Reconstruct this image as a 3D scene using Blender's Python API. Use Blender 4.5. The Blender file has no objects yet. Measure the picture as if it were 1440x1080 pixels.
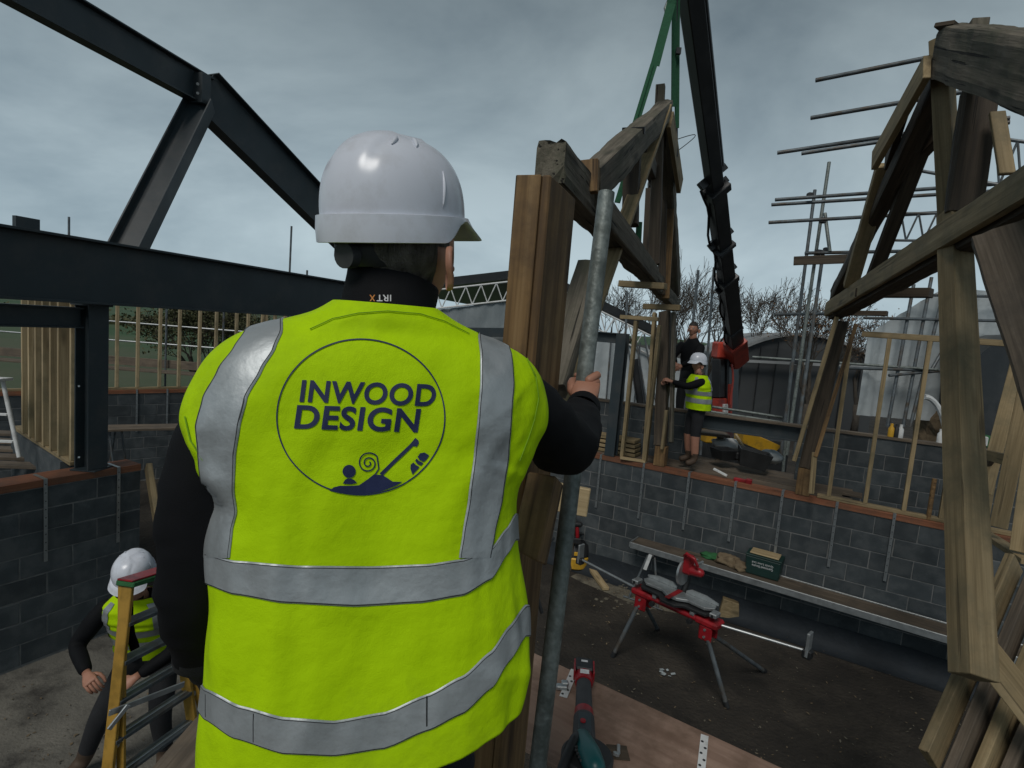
import bpy, bmesh, math, random
from mathutils import Vector, Matrix, noise
from mathutils.bvhtree import BVHTree
R = math.radians
random.seed(7)
scene = bpy.context.scene
col = scene.collection

# ------------------------------------------------------------------ camera
PITCH, ROLL, FPX = R(5.84), R(4.7), 800.0
CAM = Vector((0, 0, 3.8))
_f = Vector((0, math.cos(PITCH), -math.sin(PITCH)))
_u = Vector((0, math.sin(PITCH), math.cos(PITCH)))
_r = Vector((1, 0, 0))
CR = _r * math.cos(ROLL) + _u * math.sin(ROLL)
CU = -_r * math.sin(ROLL) + _u * math.cos(ROLL)
CF = _f
cam_d = bpy.data.cameras.new('camera')
cam_d.sensor_width = 36.0
cam_d.lens = 36.0 * FPX / 1440.0
cam_d.clip_start = 0.05
cam_d.clip_end = 3000
cam = bpy.data.objects.new('camera', cam_d)
col.objects.link(cam)
m = Matrix((CR, CU, -CF)).transposed().to_4x4()
m.translation = CAM
cam.matrix_world = m
scene.camera = cam

# ------------------------------------------------------------------ sky
world = bpy.data.worlds.new('World'); scene.world = world; world.use_nodes = True
nt = world.node_tree; nt.nodes.clear()
out = nt.nodes.new('ShaderNodeOutputWorld')
bg = nt.nodes.new('ShaderNodeBackground'); bg.inputs['Strength'].default_value = 0.10
sky = nt.nodes.new('ShaderNodeTexSky'); sky.sky_type = 'NISHITA'; sky.sun_disc = False
SUN_EL, SUN_AZ = 50.0, 202.0        # azimuth clockwise from +Y: behind the camera, a little to the left
sky.sun_elevation = R(SUN_EL); sky.sun_rotation = R(SUN_AZ)
tc = nt.nodes.new('ShaderNodeTexCoord')
mp = nt.nodes.new('ShaderNodeMapping'); mp.inputs['Scale'].default_value = (1.0, 1.0, 2.0)
mp.inputs['Rotation'].default_value = (R(6), R(-14), 0)
nz = nt.nodes.new('ShaderNodeTexNoise'); nz.inputs['Scale'].default_value = 1.6
nz.inputs['Detail'].default_value = 6; nz.inputs['Roughness'].default_value = 0.56; nz.inputs['Distortion'].default_value = 0.3
rp = nt.nodes.new('ShaderNodeValToRGB')
rp.color_ramp.elements[0].position = 0.36; rp.color_ramp.elements[0].color = (0.46, 0.62, 0.73, 1)
rp.color_ramp.elements[1].position = 0.66; rp.color_ramp.elements[1].color = (0.96, 1.18, 1.28, 1)
sx = nt.nodes.new('ShaderNodeSeparateXYZ')
er = nt.nodes.new('ShaderNodeMapRange')
er.inputs['From Min'].default_value = 0.0; er.inputs['From Max'].default_value = 0.75
er.inputs['To Min'].default_value = 4.5; er.inputs['To Max'].default_value = 0.46
mul = nt.nodes.new('ShaderNodeMixRGB'); mul.blend_type = 'MULTIPLY'; mul.inputs['Fac'].default_value = 1
mix = nt.nodes.new('ShaderNodeMixRGB'); mix.inputs['Fac'].default_value = 0.97
L = nt.links.new
L(tc.outputs['Generated'], mp.inputs['Vector']); L(mp.outputs['Vector'], nz.inputs['Vector'])
L(nz.outputs['Fac'], rp.inputs['Fac']); L(tc.outputs['Generated'], sx.inputs['Vector'])
L(sx.outputs['Z'], er.inputs['Value']); L(rp.outputs['Color'], mul.inputs['Color1']); L(er.outputs['Result'], mul.inputs['Color2'])
L(sky.outputs['Color'], mix.inputs['Color1']); L(mul.outputs['Color'], mix.inputs['Color2'])
L(mix.outputs['Color'], bg.inputs['Color']); L(bg.outputs['Background'], out.inputs['Surface'])

# ------------------------------------------------------------------ sun
sd = bpy.data.lights.new('sun', 'SUN'); sd.energy = 1.2; sd.angle = R(22); sd.color = (1.0, 0.97, 0.92)
sun = bpy.data.objects.new('sun', sd); col.objects.link(sun)
az, el = R(SUN_AZ), R(SUN_EL)
sdir = Vector((math.sin(az) * math.cos(el), math.cos(az) * math.cos(el), math.sin(el)))
sun.rotation_euler = (-sdir).to_track_quat('-Z', 'Y').to_euler()
sun.location = (0, -6, 12)
vs = scene.view_settings
vs.view_transform = 'Standard'; vs.look = 'None'; vs.exposure = 0.35; vs.gamma = 1.0; vs.use_curve_mapping = False

# ------------------------------------------------------------------ helpers
def P(px, py, d):
    return CAM + d * (CF + (px - 720) / FPX * CR + (540 - py) / FPX * CU)
def ray(px, py):
    return (CF + (px - 720) / FPX * CR + (540 - py) / FPX * CU)
def Pz(px, py, z):
    r = ray(px, py); t = (z - CAM.z) / r.z
    return CAM + r * t
def Pp(px, py, o, n):
    r = ray(px, py); t = (o - CAM).dot(n) / r.dot(n)
    return CAM + r * t
def proj(p):
    v = p - CAM; d = v.dot(CF)
    return (720 + FPX * v.dot(CR) / d, 540 - FPX * v.dot(CU) / d, d)

W = {}
def tag(o, label=None, cat=None, group=None, kind=None):
    if label: o['label'] = label
    if cat: o['category'] = cat
    if group: o['group'] = group
    if kind: o['kind'] = kind
    return o
def place(o, world, parent=None):
    W[o.name] = world
    if parent is not None:
        o.parent = parent
        o.matrix_basis = W[parent.name].inverted() @ world
    else:
        o.matrix_basis = world
    return o
def thing(name, loc, label, cat, group=None, kind=None):
    o = bpy.data.objects.new(name, None); o.empty_display_size = 0.1
    col.objects.link(o)
    place(o, Matrix.Translation(Vector(loc)))
    return tag(o, label, cat, group, kind)

class MB:
    """collects shapes, then links them as ONE mesh object"""
    def __init__(self): self.v = []; self.f = []; self.m = []
    def add(self, vs, fs, mi=0):
        b = len(self.v); self.v += [Vector(x) for x in vs]
        self.f += [tuple(b + i for i in f) for f in fs]; self.m += [mi] * len(fs)
        return self
    def box(self, p0, p1, w, h, up=(0, 0, 1), mi=0):
        p0 = Vector(p0); p1 = Vector(p1); x = (p1 - p0).normalized(); u = Vector(up)
        y = u.cross(x)
        if y.length < 1e-4: y = Vector((0, 1, 0)).cross(x)
        y.normalize(); z = x.cross(y)
        vs = []
        for p in (p0, p1):
            for a, b in ((-1, -1), (1, -1), (1, 1), (-1, 1)):
                vs.append(p + y * (a * w / 2) + z * (b * h / 2))
        return self.add(vs, [(3, 2, 1, 0), (4, 5, 6, 7), (0, 1, 5, 4), (1, 2, 6, 5), (2, 3, 7, 6), (3, 0, 4, 7)], mi)
    def aabb(self, c, s, mi=0):
        c = Vector(c)
        return self.box(c - Vector((s[0] / 2, 0, 0)), c + Vector((s[0] / 2, 0, 0)), s[1], s[2], mi=mi)
    def tube(self, pts, rad, seg=10, mi=0, caps=True, flat=None):
        pts = [Vector(p) for p in pts]; n = len(pts)
        if not isinstance(rad, (list, tuple)): rad = [rad] * n
        b = len(self.v); ref = None
        for i, p in enumerate(pts):
            t = (pts[min(i + 1, n - 1)] - pts[max(i - 1, 0)])
            if t.length < 1e-9: t = Vector((0, 0, 1))
            t.normalize()
            if ref is None:
                ref = Vector((0, 0, 1)) if abs(t.z) < 0.9 else Vector((1, 0, 0))
            s = t.cross(ref)
            if s.length < 1e-6: s = t.cross(Vector((0, 1, 0)))
            s.normalize(); q = s.cross(t).normalized(); ref = q
            r = rad[i]; ra, rb = (r if isinstance(r, tuple) else (r, r))
            for k in range(seg):
                a = 2 * math.pi * k / seg
                self.v.append(p + s * (math.cos(a) * ra) + q * (math.sin(a) * rb))
        for i in range(n - 1):
            for k in range(seg):
                k2 = (k + 1) % seg
                self.f.append((b + i * seg + k, b + i * seg + k2, b + (i + 1) * seg + k2, b + (i + 1) * seg + k)); self.m.append(mi)
        if caps:
            self.f.append(tuple(b + k for k in range(seg))[::-1]); self.m.append(mi)
            e = b + (n - 1) * seg
            self.f.append(tuple(e + k for k in range(seg))); self.m.append(mi)
        return self
    def capsule(self, pts, rad, seg=10, mi=0):
        pts = [Vector(p) for p in pts]
        if not isinstance(rad, (list, tuple)): rad = [rad] * len(pts)
        a = (pts[0] - pts[1]).normalized(); b = (pts[-1] - pts[-2]).normalized()
        r0, r1 = rad[0], rad[-1]
        P0 = [pts[0] + a * r0 * k for k in (1.0, .87, .5)]; R0 = [r0 * .05, r0 * .5, r0 * .87]
        P1 = [pts[-1] + b * r1 * k for k in (.5, .87, 1.0)]; R1 = [r1 * .87, r1 * .5, r1 * .05]
        return self.tube(P0 + pts + P1, R0 + list(rad) + R1, seg, mi)
    def prism(self, poly, depth, mi=0):
        """poly: list of world points (planar), depth: offset vector"""
        n = len(poly); d = Vector(depth)
        vs = [Vector(p) for p in poly] + [Vector(p) + d for p in poly]
        fs = [tuple(range(n))[::-1], tuple(range(n, 2 * n))]
        fs += [(i, (i + 1) % n, n + (i + 1) % n, n + i) for i in range(n)]
        return self.add(vs, fs, mi)
    def ball(self, c, r, seg=12, rings=8, mi=0, sc=(1, 1, 1)):
        c = Vector(c); vs = []; fs = []
        for i in range(rings + 1):
            th = math.pi * i / rings
            for k in range(seg):
                a = 2 * math.pi * k / seg
                vs.append(c + Vector((math.sin(th) * math.cos(a) * r * sc[0], math.sin(th) * math.sin(a) * r * sc[1], math.cos(th) * r * sc[2])))
        for i in range(rings):
            for k in range(seg):
                k2 = (k + 1) % seg
                fs.append((i * seg + k, (i + 1) * seg + k, (i + 1) * seg + k2, i * seg + k2))
        return self.add(vs, fs, mi)
    def build(self, name, mats, parent=None, smooth=False, world=None, bevel=0, origin=None):
        if not isinstance(mats, (list, tuple)): mats = [mats]
        if world is None:
            if origin is None:
                xs = [v.x for v in self.v]; ys = [v.y for v in self.v]; zs = [v.z for v in self.v]
                origin = Vector(((min(xs) + max(xs)) / 2, (min(ys) + max(ys)) / 2, min(zs)))
            world = Matrix.Translation(origin)
            inv = world.inverted(); vv = [inv @ v for v in self.v]
        else:
            vv = self.v
        me = bpy.data.meshes.new(name)
        me.from_pydata([tuple(v) for v in vv], [], self.f)
        for mm in mats: me.materials.append(mm)
        if len(mats) > 1: me.polygons.foreach_set('material_index', self.m)
        bm = bmesh.new(); bm.from_mesh(me); bmesh.ops.recalc_face_normals(bm, faces=bm.faces)
        if bevel: bmesh.ops.bevel(bm, geom=list(bm.edges), offset=bevel, segments=1, affect='EDGES', clamp_overlap=True)
        bm.to_mesh(me); bm.free()
        if smooth: me.shade_smooth() if hasattr(me, 'shade_smooth') else None
        o = bpy.data.objects.new(name, me); col.objects.link(o)
        return place(o, world, parent)

def frame(p0, p1, up=(0, 0, 1), roll=0):
    p0 = Vector(p0); x = (Vector(p1) - p0).normalized(); u = Vector(up)
    y = u.cross(x)
    if y.length < 1e-4: y = Vector((0, 1, 0)).cross(x)
    y.normalize(); z = x.cross(y)
    mt = Matrix((x, y, z)).transposed().to_4x4(); mt.translation = p0
    return mt @ Matrix.Rotation(roll, 4, 'X')

def timber(name, p0, p1, w, h, mat, parent=None, up=(0, 0, 1), roll=0, bevel=0.004, rough=0.0, notch=None, cut=None):
    """a squared timber along p0-p1; rough>0 makes an old hewn one. local X runs along the grain"""
    p0 = Vector(p0); p1 = Vector(p1); Ln = (p1 - p0).length
    mt = frame(p0, p1, up, roll)
    if rough <= 0:
        mb = MB(); mb.box((0, 0, 0), (Ln, 0, 0), w, h)
        if cut:   # slanted ends: x shift for top at start / end
            for i, v in enumerate(mb.v):
                t = (v.z / h + .5)
                if i < 4: v.x += cut[0] * t
                else: v.x += cut[1] * t
        return mb.build(name, mat, parent, world=mt, bevel=bevel)
    n = max(4, int(Ln / 0.07)); ring = []
    q = 5
    for k in range(4):
        c = [(-1, -1), (1, -1), (1, 1), (-1, 1)]
        a = c[k]; b = c[(k + 1) % 4]
        for j in range(q):
            t = j / q
            ring.append((a[0] + (b[0] - a[0]) * t, a[1] + (b[1] - a[1]) * t))
    seed = random.uniform(0, 100)
    mb = MB(); ns = len(ring)
    for i in range(n + 1):
        x = Ln * i / n
        for (a, b) in ring:
            corner = 0.93 if abs(a) > .95 and abs(b) > .95 else 1.0
            dsp = noise.noise(Vector((x * 1.6 + seed, a * 1.3, b * 1.3))) * rough + noise.noise(Vector((x * 7 + seed, a * 5, b * 5))) * rough * .35
            xx = x + (noise.noise(Vector((a * 2, b * 2, seed + i))) * rough * 1.6 if i in (0, n) else 0)
            mb.v.append(Vector((xx, (a * corner) * w / 2 * (1 + dsp / w * 2), (b * corner) * h / 2 * (1 + dsp / h * 2))))
    for i in range(n):
        for k in range(ns):
            k2 = (k + 1) % ns
            mb.f.append((i * ns + k, i * ns + k2, (i + 1) * ns + k2, (i + 1) * ns + k)); mb.m.append(0)
    mb.f.append(tuple(range(ns))[::-1]); mb.m.append(0)
    mb.f.append(tuple(n * ns + k for k in range(ns))); mb.m.append(0)
    return mb.build(name, mat, parent, world=mt)

def isec(name, p0, p1, h, b, mat, parent=None, up=(0, 0, 1), tw=0.012, tf=0.018, roll=0, channel=False):
    p0 = Vector(p0); p1 = Vector(p1); Ln = (p1 - p0).length
    mt = frame(p0, p1, up, roll); w = b / 2; t = tw / 2; hh = h / 2
    if channel:
        pr = [(-w, -hh), (w, -hh), (w, -hh + tf), (-w + tw, -hh + tf), (-w + tw, hh - tf), (w, hh - tf), (w, hh), (-w, hh)]
    else:
        pr = [(-w, -hh), (w, -hh), (w, -hh + tf), (t, -hh + tf), (t, hh - tf), (w, hh - tf), (w, hh), (-w, hh), (-w, hh - tf), (-t, hh - tf), (-t, -hh + tf), (-w, -hh + tf)]
    mb = MB(); mb.prism([(0, y, z) for y, z in pr], (Ln, 0, 0))
    return mb.build(name, mat, parent, world=mt, bevel=0.002)

def rod(name, p0, p1, r, mat, parent=None, seg=12, hollow=False):
    mb = MB(); Ln = (Vector(p1) - Vector(p0)).length
    mb.tube([(0, 0, 0), (Ln, 0, 0)], r, seg, caps=not hollow)
    if hollow:
        mb.tube([(Ln, 0, 0), (0, 0, 0)], r * .84, seg, caps=False)
        n = seg
        for base in (0, 1):
            for k in range(n):
                k2 = (k + 1) % n
                a = base * n; c = (2 * n + n) if base == 0 else 2 * n
                # ring faces between outer and inner ends (tube frames match up to winding)
        # simple inner plug a little inside each end, dark by shading
        mb.tube([(0.03, 0, 0), (Ln - 0.03, 0, 0)], r * .83, seg)
    o = mb.build(name, mat, parent, world=frame(p0, p1), smooth=False)
    shade(o, 40)
    return o

def shade(o, ang=40):
    me = o.data
    me.polygons.foreach_set('use_smooth', [True] * len(me.polygons))
    try: me.set_sharp_from_angle(angle=R(ang))
    except Exception: pass
    return o

# ------------------------------------------------------------------ materials
def nodes(name):
    mm = bpy.data.materials.new(name); mm.use_nodes = True
    n = mm.node_tree; b = n.nodes['Principled BSDF']
    return mm, n, b
def ramp(n, stops):
    r = n.nodes.new('ShaderNodeValToRGB'); e = r.color_ramp.elements
    e[0].position, e[0].color = stops[0][0], (*stops[0][1], 1)
    e[1].position, e[1].color = stops[-1][0], (*stops[-1][1], 1)
    for p, c in stops[1:-1]:
        x = e.new(p); x.color = (*c, 1)
    return r
def surf(name, c1, c2=None, scale=8, rough=0.7, metal=0.0, bump=0.0, bscale=60, detail=6, rnd=0.0, coord='Object', spec=None, stretch=(1, 1, 1), dirt=None, dscale=2.0, rough2=None, sheen=0, bdist=0.01):
    mm, n, b = nodes(name)
    c2 = c2 or tuple(x * .8 for x in c1)
    tcn = n.nodes.new('ShaderNodeTexCoord'); mp_ = n.nodes.new('ShaderNodeMapping'); mp_.inputs['Scale'].default_value = stretch
    oi = n.nodes.new('ShaderNodeObjectInfo')
    ad = n.nodes.new('ShaderNodeVectorMath'); ad.operation = 'ADD'
    sc = n.nodes.new('ShaderNodeVectorMath'); sc.operation = 'SCALE'; sc.inputs[0].default_value = (37, 17, 23)
    k = n.links.new
    k(oi.outputs['Random'], sc.inputs['Scale']); k(tcn.outputs[coord], ad.inputs[0]); k(sc.outputs[0], ad.inputs[1])
    k(ad.outputs[0], mp_.inputs['Vector'])
    nz_ = n.nodes.new('ShaderNodeTexNoise'); nz_.inputs['Scale'].default_value = scale; nz_.inputs['Detail'].default_value = detail
    k(mp_.outputs['Vector'], nz_.inputs['Vector'])
    r = ramp(n, [(0.3, c1), (0.7, c2)]); k(nz_.outputs['Fac'], r.inputs['Fac'])
    cout = r.outputs['Color']
    if dirt:
        nd = n.nodes.new('ShaderNodeTexNoise'); nd.inputs['Scale'].default_value = dscale; nd.inputs['Detail'].default_value = 8; nd.inputs['Roughness'].default_value = .65
        k(ad.outputs[0], nd.inputs['Vector'])
        rd = ramp(n, [(0.48, (0, 0, 0)), (0.66, (1, 1, 1))]); k(nd.outputs['Fac'], rd.inputs['Fac'])
        mx = n.nodes.new('ShaderNodeMixRGB'); mx.inputs['Color2'].default_value = (*dirt, 1)
        k(rd.outputs['Color'], mx.inputs['Fac']); k(cout, mx.inputs['Color1']); cout = mx.outputs['Color']
    if rnd:
        hs = n.nodes.new('ShaderNodeHueSaturation'); mr = n.nodes.new('ShaderNodeMapRange')
        mr.inputs['To Min'].default_value = 1 - rnd; mr.inputs['To Max'].default_value = 1 + rnd
        k(oi.outputs['Random'], mr.inputs['Value']); k(mr.outputs['Result'], hs.inputs['Value']); k(cout, hs.inputs['Color']); cout = hs.outputs['Color']
    k(cout, b.inputs['Base Color'])
    b.inputs['Roughness'].default_value = rough; b.inputs['Metallic'].default_value = metal
    if spec is not None: b.inputs['Specular IOR Level'].default_value = spec
    if rough2 is not None:
        mr2 = n.nodes.new('ShaderNodeMapRange'); mr2.inputs['To Min'].default_value = rough; mr2.inputs['To Max'].default_value = rough2
        k(nz_.outputs['Fac'], mr2.inputs['Value']); k(mr2.outputs['Result'], b.inputs['Roughness'])
    if sheen: b.inputs['Sheen Weight'].default_value = sheen
    if bump:
        nb = n.nodes.new('ShaderNodeTexNoise'); nb.inputs['Scale'].default_value = bscale; nb.inputs['Detail'].default_value = 4
        k(mp_.outputs['Vector'], nb.inputs['Vector'])
        bp = n.nodes.new('ShaderNodeBump'); bp.inputs['Strength'].default_value = bump; bp.inputs['Distance'].default_value = bdist
        k(nb.outputs['Fac'], bp.inputs['Height']); k(bp.outputs['Normal'], b.inputs['Normal'])
    return mm
def wood(name, dark, mid, light, rnd=0.15, stain=None, grain=26, rough=0.75, bump=0.35, knots=True, checks=0.0):
    mm, n, b = nodes(name); k = n.links.new
    tcn = n.nodes.new('ShaderNodeTexCoord'); oi = n.nodes.new('ShaderNodeObjectInfo')
    sc = n.nodes.new('ShaderNodeVectorMath'); sc.operation = 'SCALE'; sc.inputs[0].default_value = (31, 13, 7)
    ad = n.nodes.new('ShaderNodeVectorMath'); ad.operation = 'ADD'
    k(oi.outputs['Random'], sc.inputs['Scale']); k(tcn.outputs['Object'], ad.inputs[0]); k(sc.outputs[0], ad.inputs[1])
    m1 = n.nodes.new('ShaderNodeMapping'); m1.inputs['Scale'].default_value = (0.9, grain, grain); k(ad.outputs[0], m1.inputs['Vector'])
    g = n.nodes.new('ShaderNodeTexNoise'); g.inputs['Scale'].default_value = 1.0; g.inputs['Detail'].default_value = 5; g.inputs['Distortion'].default_value = 0.6
    k(m1.outputs['Vector'], g.inputs['Vector'])
    m2 = n.nodes.new('ShaderNodeMapping'); m2.inputs['Scale'].default_value = (3, grain * 4, grain * 4); k(ad.outputs[0], m2.inputs['Vector'])
    g2 = n.nodes.new('ShaderNodeTexNoise'); g2.inputs['Scale'].default_value = 1.0; g2.inputs['Detail'].default_value = 3; k(m2.outputs['Vector'], g2.inputs['Vector'])
    mx0 = n.nodes.new('ShaderNodeMixRGB'); mx0.inputs['Fac'].default_value = .35; k(g.outputs['Fac'], mx0.inputs['Color1']); k(g2.outputs['Fac'], mx0.inputs['Color2'])
    r = ramp(n, [(0.33, dark), (0.5, mid), (0.68, light)]); k(mx0.outputs['Color'], r.inputs['Fac']); cout = r.outputs['Color']
    if knots:
        m3 = n.nodes.new('ShaderNodeMapping'); m3.inputs['Scale'].default_value = (1.8, 6.5, 6.5); k(ad.outputs[0], m3.inputs['Vector'])
        vo = n.nodes.new('ShaderNodeTexVoronoi'); vo.inputs['Scale'].default_value = 1.0; k(m3.outputs['Vector'], vo.inputs['Vector'])
        rk = ramp(n, [(0.08, (1, 1, 1)), (0.24, (0, 0, 0))]); k(vo.outputs['Distance'], rk.inputs['Fac'])
        mk_ = n.nodes.new('ShaderNodeMixRGB'); mk_.inputs['Color2'].default_value = (*[x * .45 for x in dark], 1)
        mf = n.nodes.new('ShaderNodeMath'); mf.operation = 'MULTIPLY'; mf.inputs[1].default_value = .8; k(rk.outputs['Color'], mf.inputs[0])
        k(mf.outputs[0], mk_.inputs['Fac']); k(cout, mk_.inputs['Color1']); cout = mk_.outputs['Color']
    if stain:
        ns = n.nodes.new('ShaderNodeTexNoise'); ns.inputs['Scale'].default_value = 3.0; ns.inputs['Detail'].default_value = 8; ns.inputs['Roughness'].default_value = .7
        k(ad.outputs[0], ns.inputs['Vector']); rs = ramp(n, [(0.46, (0, 0, 0)), (0.68, (1, 1, 1))]); k(ns.outputs['Fac'], rs.inputs['Fac'])
        ms = n.nodes.new('ShaderNodeMixRGB'); ms.inputs['Color2'].default_value = (*stain, 1)
        k(rs.outputs['Color'], ms.inputs['Fac']); k(cout, ms.inputs['Color1']); cout = ms.outputs['Color']
    hsrc = mx0.outputs['Color']
    if checks:      # drying splits along the grain
        m4 = n.nodes.new('ShaderNodeMapping'); m4.inputs['Scale'].default_value = (1.1, 30, 30); k(ad.outputs[0], m4.inputs['Vector'])
        g4 = n.nodes.new('ShaderNodeTexNoise'); g4.inputs['Scale'].default_value = 1.0; g4.inputs['Detail'].default_value = 2; g4.inputs['Distortion'].default_value = .3; k(m4.outputs['Vector'], g4.inputs['Vector'])
        r4 = ramp(n, [(.655, (0, 0, 0)), (.69, (1, 1, 1))]); k(g4.outputs['Fac'], r4.inputs['Fac'])
        f4 = n.nodes.new('ShaderNodeMath'); f4.operation = 'MULTIPLY'; f4.inputs[1].default_value = checks; k(r4.outputs['Color'], f4.inputs[0])
        m5 = n.nodes.new('ShaderNodeMixRGB'); m5.inputs['Color2'].default_value = (*[x * .25 for x in dark], 1); k(f4.outputs[0], m5.inputs['Fac']); k(cout, m5.inputs['Color1']); cout = m5.outputs['Color']
        sb_ = n.nodes.new('ShaderNodeMath'); sb_.operation = 'SUBTRACT'; k(mx0.outputs['Color'], sb_.inputs[0]); k(f4.outputs[0], sb_.inputs[1]); hsrc = sb_.outputs[0]
    hs = n.nodes.new('ShaderNodeHueSaturation'); mr = n.nodes.new('ShaderNodeMapRange')
    mr.inputs['To Min'].default_value = 1 - rnd; mr.inputs['To Max'].default_value = 1 + rnd
    k(oi.outputs['Random'], mr.inputs['Value']); k(mr.outputs['Result'], hs.inputs['Value']); k(cout, hs.inputs['Color'])
    k(hs.outputs['Color'], b.inputs['Base Color']); b.inputs['Roughness'].default_value = rough
    bp = n.nodes.new('ShaderNodeBump'); bp.inputs['Strength'].default_value = bump; bp.inputs['Distance'].default_value = 0.006
    k(hsrc, bp.inputs['Height']); k(bp.outputs['Normal'], b.inputs['Normal'])
    return mm

M = {}
M['new'] = wood('new_softwood', (.18, .13, .062), (.29, .215, .112), (.37, .285, .16), stain=(.18, .145, .08), checks=.5)
M['stud'] = wood('stud_softwood', (.26, .19, .10), (.40, .31, .175), (.48, .385, .235), stain=(.24, .20, .115), rnd=.2)
M['pale'] = wood('pale_softwood', (.30, .22, .11), (.44, .33, .18), (.52, .41, .24), rnd=.1)
M['oak'] = wood('brown_timber', (.065, .034, .013), (.205, .118, .045), (.31, .195, .088), rnd=.12, stain=(.075, .044, .022), bump=.6, checks=.75)
M['red'] = wood('red_timber', (.13, .045, .022), (.21, .078, .036), (.28, .12, .06), rnd=.15, stain=(.12, .06, .035))
M['old'] = wood('weathered_timber', (.055, .047, .035), (.125, .108, .082), (.20, .175, .135), rnd=.12, stain=(.075, .075, .05), grain=34, bump=1.0, rough=.9, checks=.95)
M['dark'] = wood('dark_timber', (.03, .022, .014), (.06, .043, .027), (.095, .07, .045), rnd=.15, bump=.7, checks=.8)
M['board'] = wood('scaffold_board_wood', (.07, .055, .04), (.13, .10, .07), (.20, .16, .12), rnd=.25, stain=(.08, .065, .05))
M['ply'] = wood('plywood', (.19, .115, .08), (.29, .19, .14), (.35, .24, .18), rnd=.05, stain=(.13, .078, .05), grain=9, knots=False, bump=.2)
M['steel'] = surf('painted_steel', (.030, .043, .050), (.025, .036, .042), scale=3, rough=.42, bump=.06, bscale=220, rnd=.06, rough2=.6, dirt=(.048, .054, .056), dscale=2.5)
M['galv'] = surf('galvanised_steel', (.135, .155, .145), (.25, .28, .265), scale=60, rough=.42, metal=.35, bump=.25, bscale=70, rough2=.62, dirt=(.085, .10, .09), dscale=9, detail=10)
M['strap'] = surf('strap_steel', (.30, .32, .33), (.40, .42, .42), scale=30, rough=.4, metal=.8)
M['tube'] = surf('scaffold_tube_steel', (.085, .10, .11), (.16, .18, .19), scale=9, rough=.5, metal=.4, bump=.1, dirt=(.10, .08, .06), dscale=4)
M['block'] = surf('concrete_block', (.037, .046, .051), (.066, .077, .082), scale=5, rough=.95, bump=.55, bscale=150, rnd=.22, dirt=(.078, .087, .09), dscale=5, detail=9)
M['mortar'] = surf('mortar', (.12, .125, .122), (.20, .20, .195), scale=12, rough=.95, bump=.5, bscale=120)
M['soil'] = surf('soil', (.013, .0105, .0075), (.034, .028, .021), scale=2.2, rough=.95, bump=.9, bscale=24, detail=10, dirt=(.052, .043, .032), dscale=1.3, bdist=.04, coord='Object')
M['sand'] = surf('sand', (.13, .115, .085), (.21, .19, .14), scale=4, rough=.95, bump=.8, bscale=45, dirt=(.05, .044, .034), dscale=3.5, bdist=.02)
M['screed'] = surf('screed', (.105, .10, .085), (.17, .16, .135), scale=3, rough=.92, bump=.6, bscale=40, dirt=(.035, .032, .028), dscale=2.2, bdist=.02)
M['grass'] = surf('field_grass', (.020, .062, .020), (.040, .095, .030), scale=.06, rough=.95, bump=.5, bscale=3, dirt=(.075, .085, .045), dscale=.03)
M['membrane'] = surf('black_membrane', (.014, .018, .022), (.022, .028, .034), scale=3, rough=.7, spec=.25, bump=.5, bscale=9, bdist=.03)
M['barn'] = surf('dark_cladding', (.040, .043, .045), (.052, .055, .056), scale=.8, rough=.6, stretch=(1, 1, .15))
M['roofgrey'] = surf('grey_roof', (.25, .26, .26), (.33, .34, .34), scale=1, rough=.6)
M['sheet'] = surf('white_sheeting', (.36, .40, .41), (.46, .50, .51), scale=1.2, rough=.5, bump=.4, bscale=5, bdist=.05)
M['sheetdirty'] = surf('grey_sheeting', (.16, .19, .20), (.26, .29, .30), scale=2.0, rough=.6, bump=.6, bscale=4, bdist=.06, stretch=(1, 1, .4))
M['white'] = surf('white_paint', (.62, .63, .62), (.74, .75, .74), scale=4, rough=.5, dirt=(.42, .42, .40), dscale=4)
M['alu'] = surf('aluminium', (.42, .44, .44), (.54, .56, .56), scale=14, rough=.35, metal=.85, rough2=.55)
M['yellow'] = surf('yellow_plastic', (.60, .33, .02), (.66, .38, .03), scale=5, rough=.5, dirt=(.32, .19, .03), dscale=5)
M['ladder'] = surf('yellow_fibreglass', (.36, .20, .03), (.43, .25, .04), scale=6, rough=.5, dirt=(.26, .15, .02), dscale=7)
M['red_p'] = surf('red_plastic', (.26, .008, .014), (.33, .012, .018), scale=6, rough=.38, dirt=(.15, .008, .010), dscale=8)
M['crane_red'] = surf('crane_red_paint', (.42, .045, .025), (.50, .06, .035), scale=4, rough=.45, dirt=(.22, .03, .02), dscale=3)
M['black'] = surf('black_plastic', (.012, .013, .014), (.020, .021, .022), scale=8, rough=.5)
M['crane'] = surf('crane_black_paint', (.010, .011, .012), (.018, .019, .020), scale=3, rough=.35, dirt=(.03, .03, .03), dscale=2)
M['rubber'] = surf('grey_rubber', (.035, .037, .040), (.05, .052, .055), scale=20, rough=.7)
M['teal'] = surf('teal_plastic', (.006, .075, .080), (.010, .10, .105), scale=6, rough=.4)
M['greenbox'] = surf('dark_green_plastic', (.008, .030, .026), (.012, .040, .034), scale=6, rough=.5)
M['sling'] = surf('green_webbing', (.005, .058, .024), (.010, .095, .038), scale=60, rough=.8, bump=.5, bscale=300)
M['cloth_b'] = surf('brown_cloth', (.12, .085, .05), (.20, .15, .09), scale=12, rough=.9, bump=.6, bscale=120)
M['cloth_g'] = surf('green_cloth', (.02, .10, .03), (.03, .15, .05), scale=12, rough=.9, bump=.6, bscale=120)
M['bark'] = surf('bark', (.045, .038, .030), (.075, .063, .05), scale=9, rough=.95)
M['leaf'] = surf('leaf', (.040, .050, .016), (.075, .070, .022), scale=2.0, rough=.7)
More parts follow.
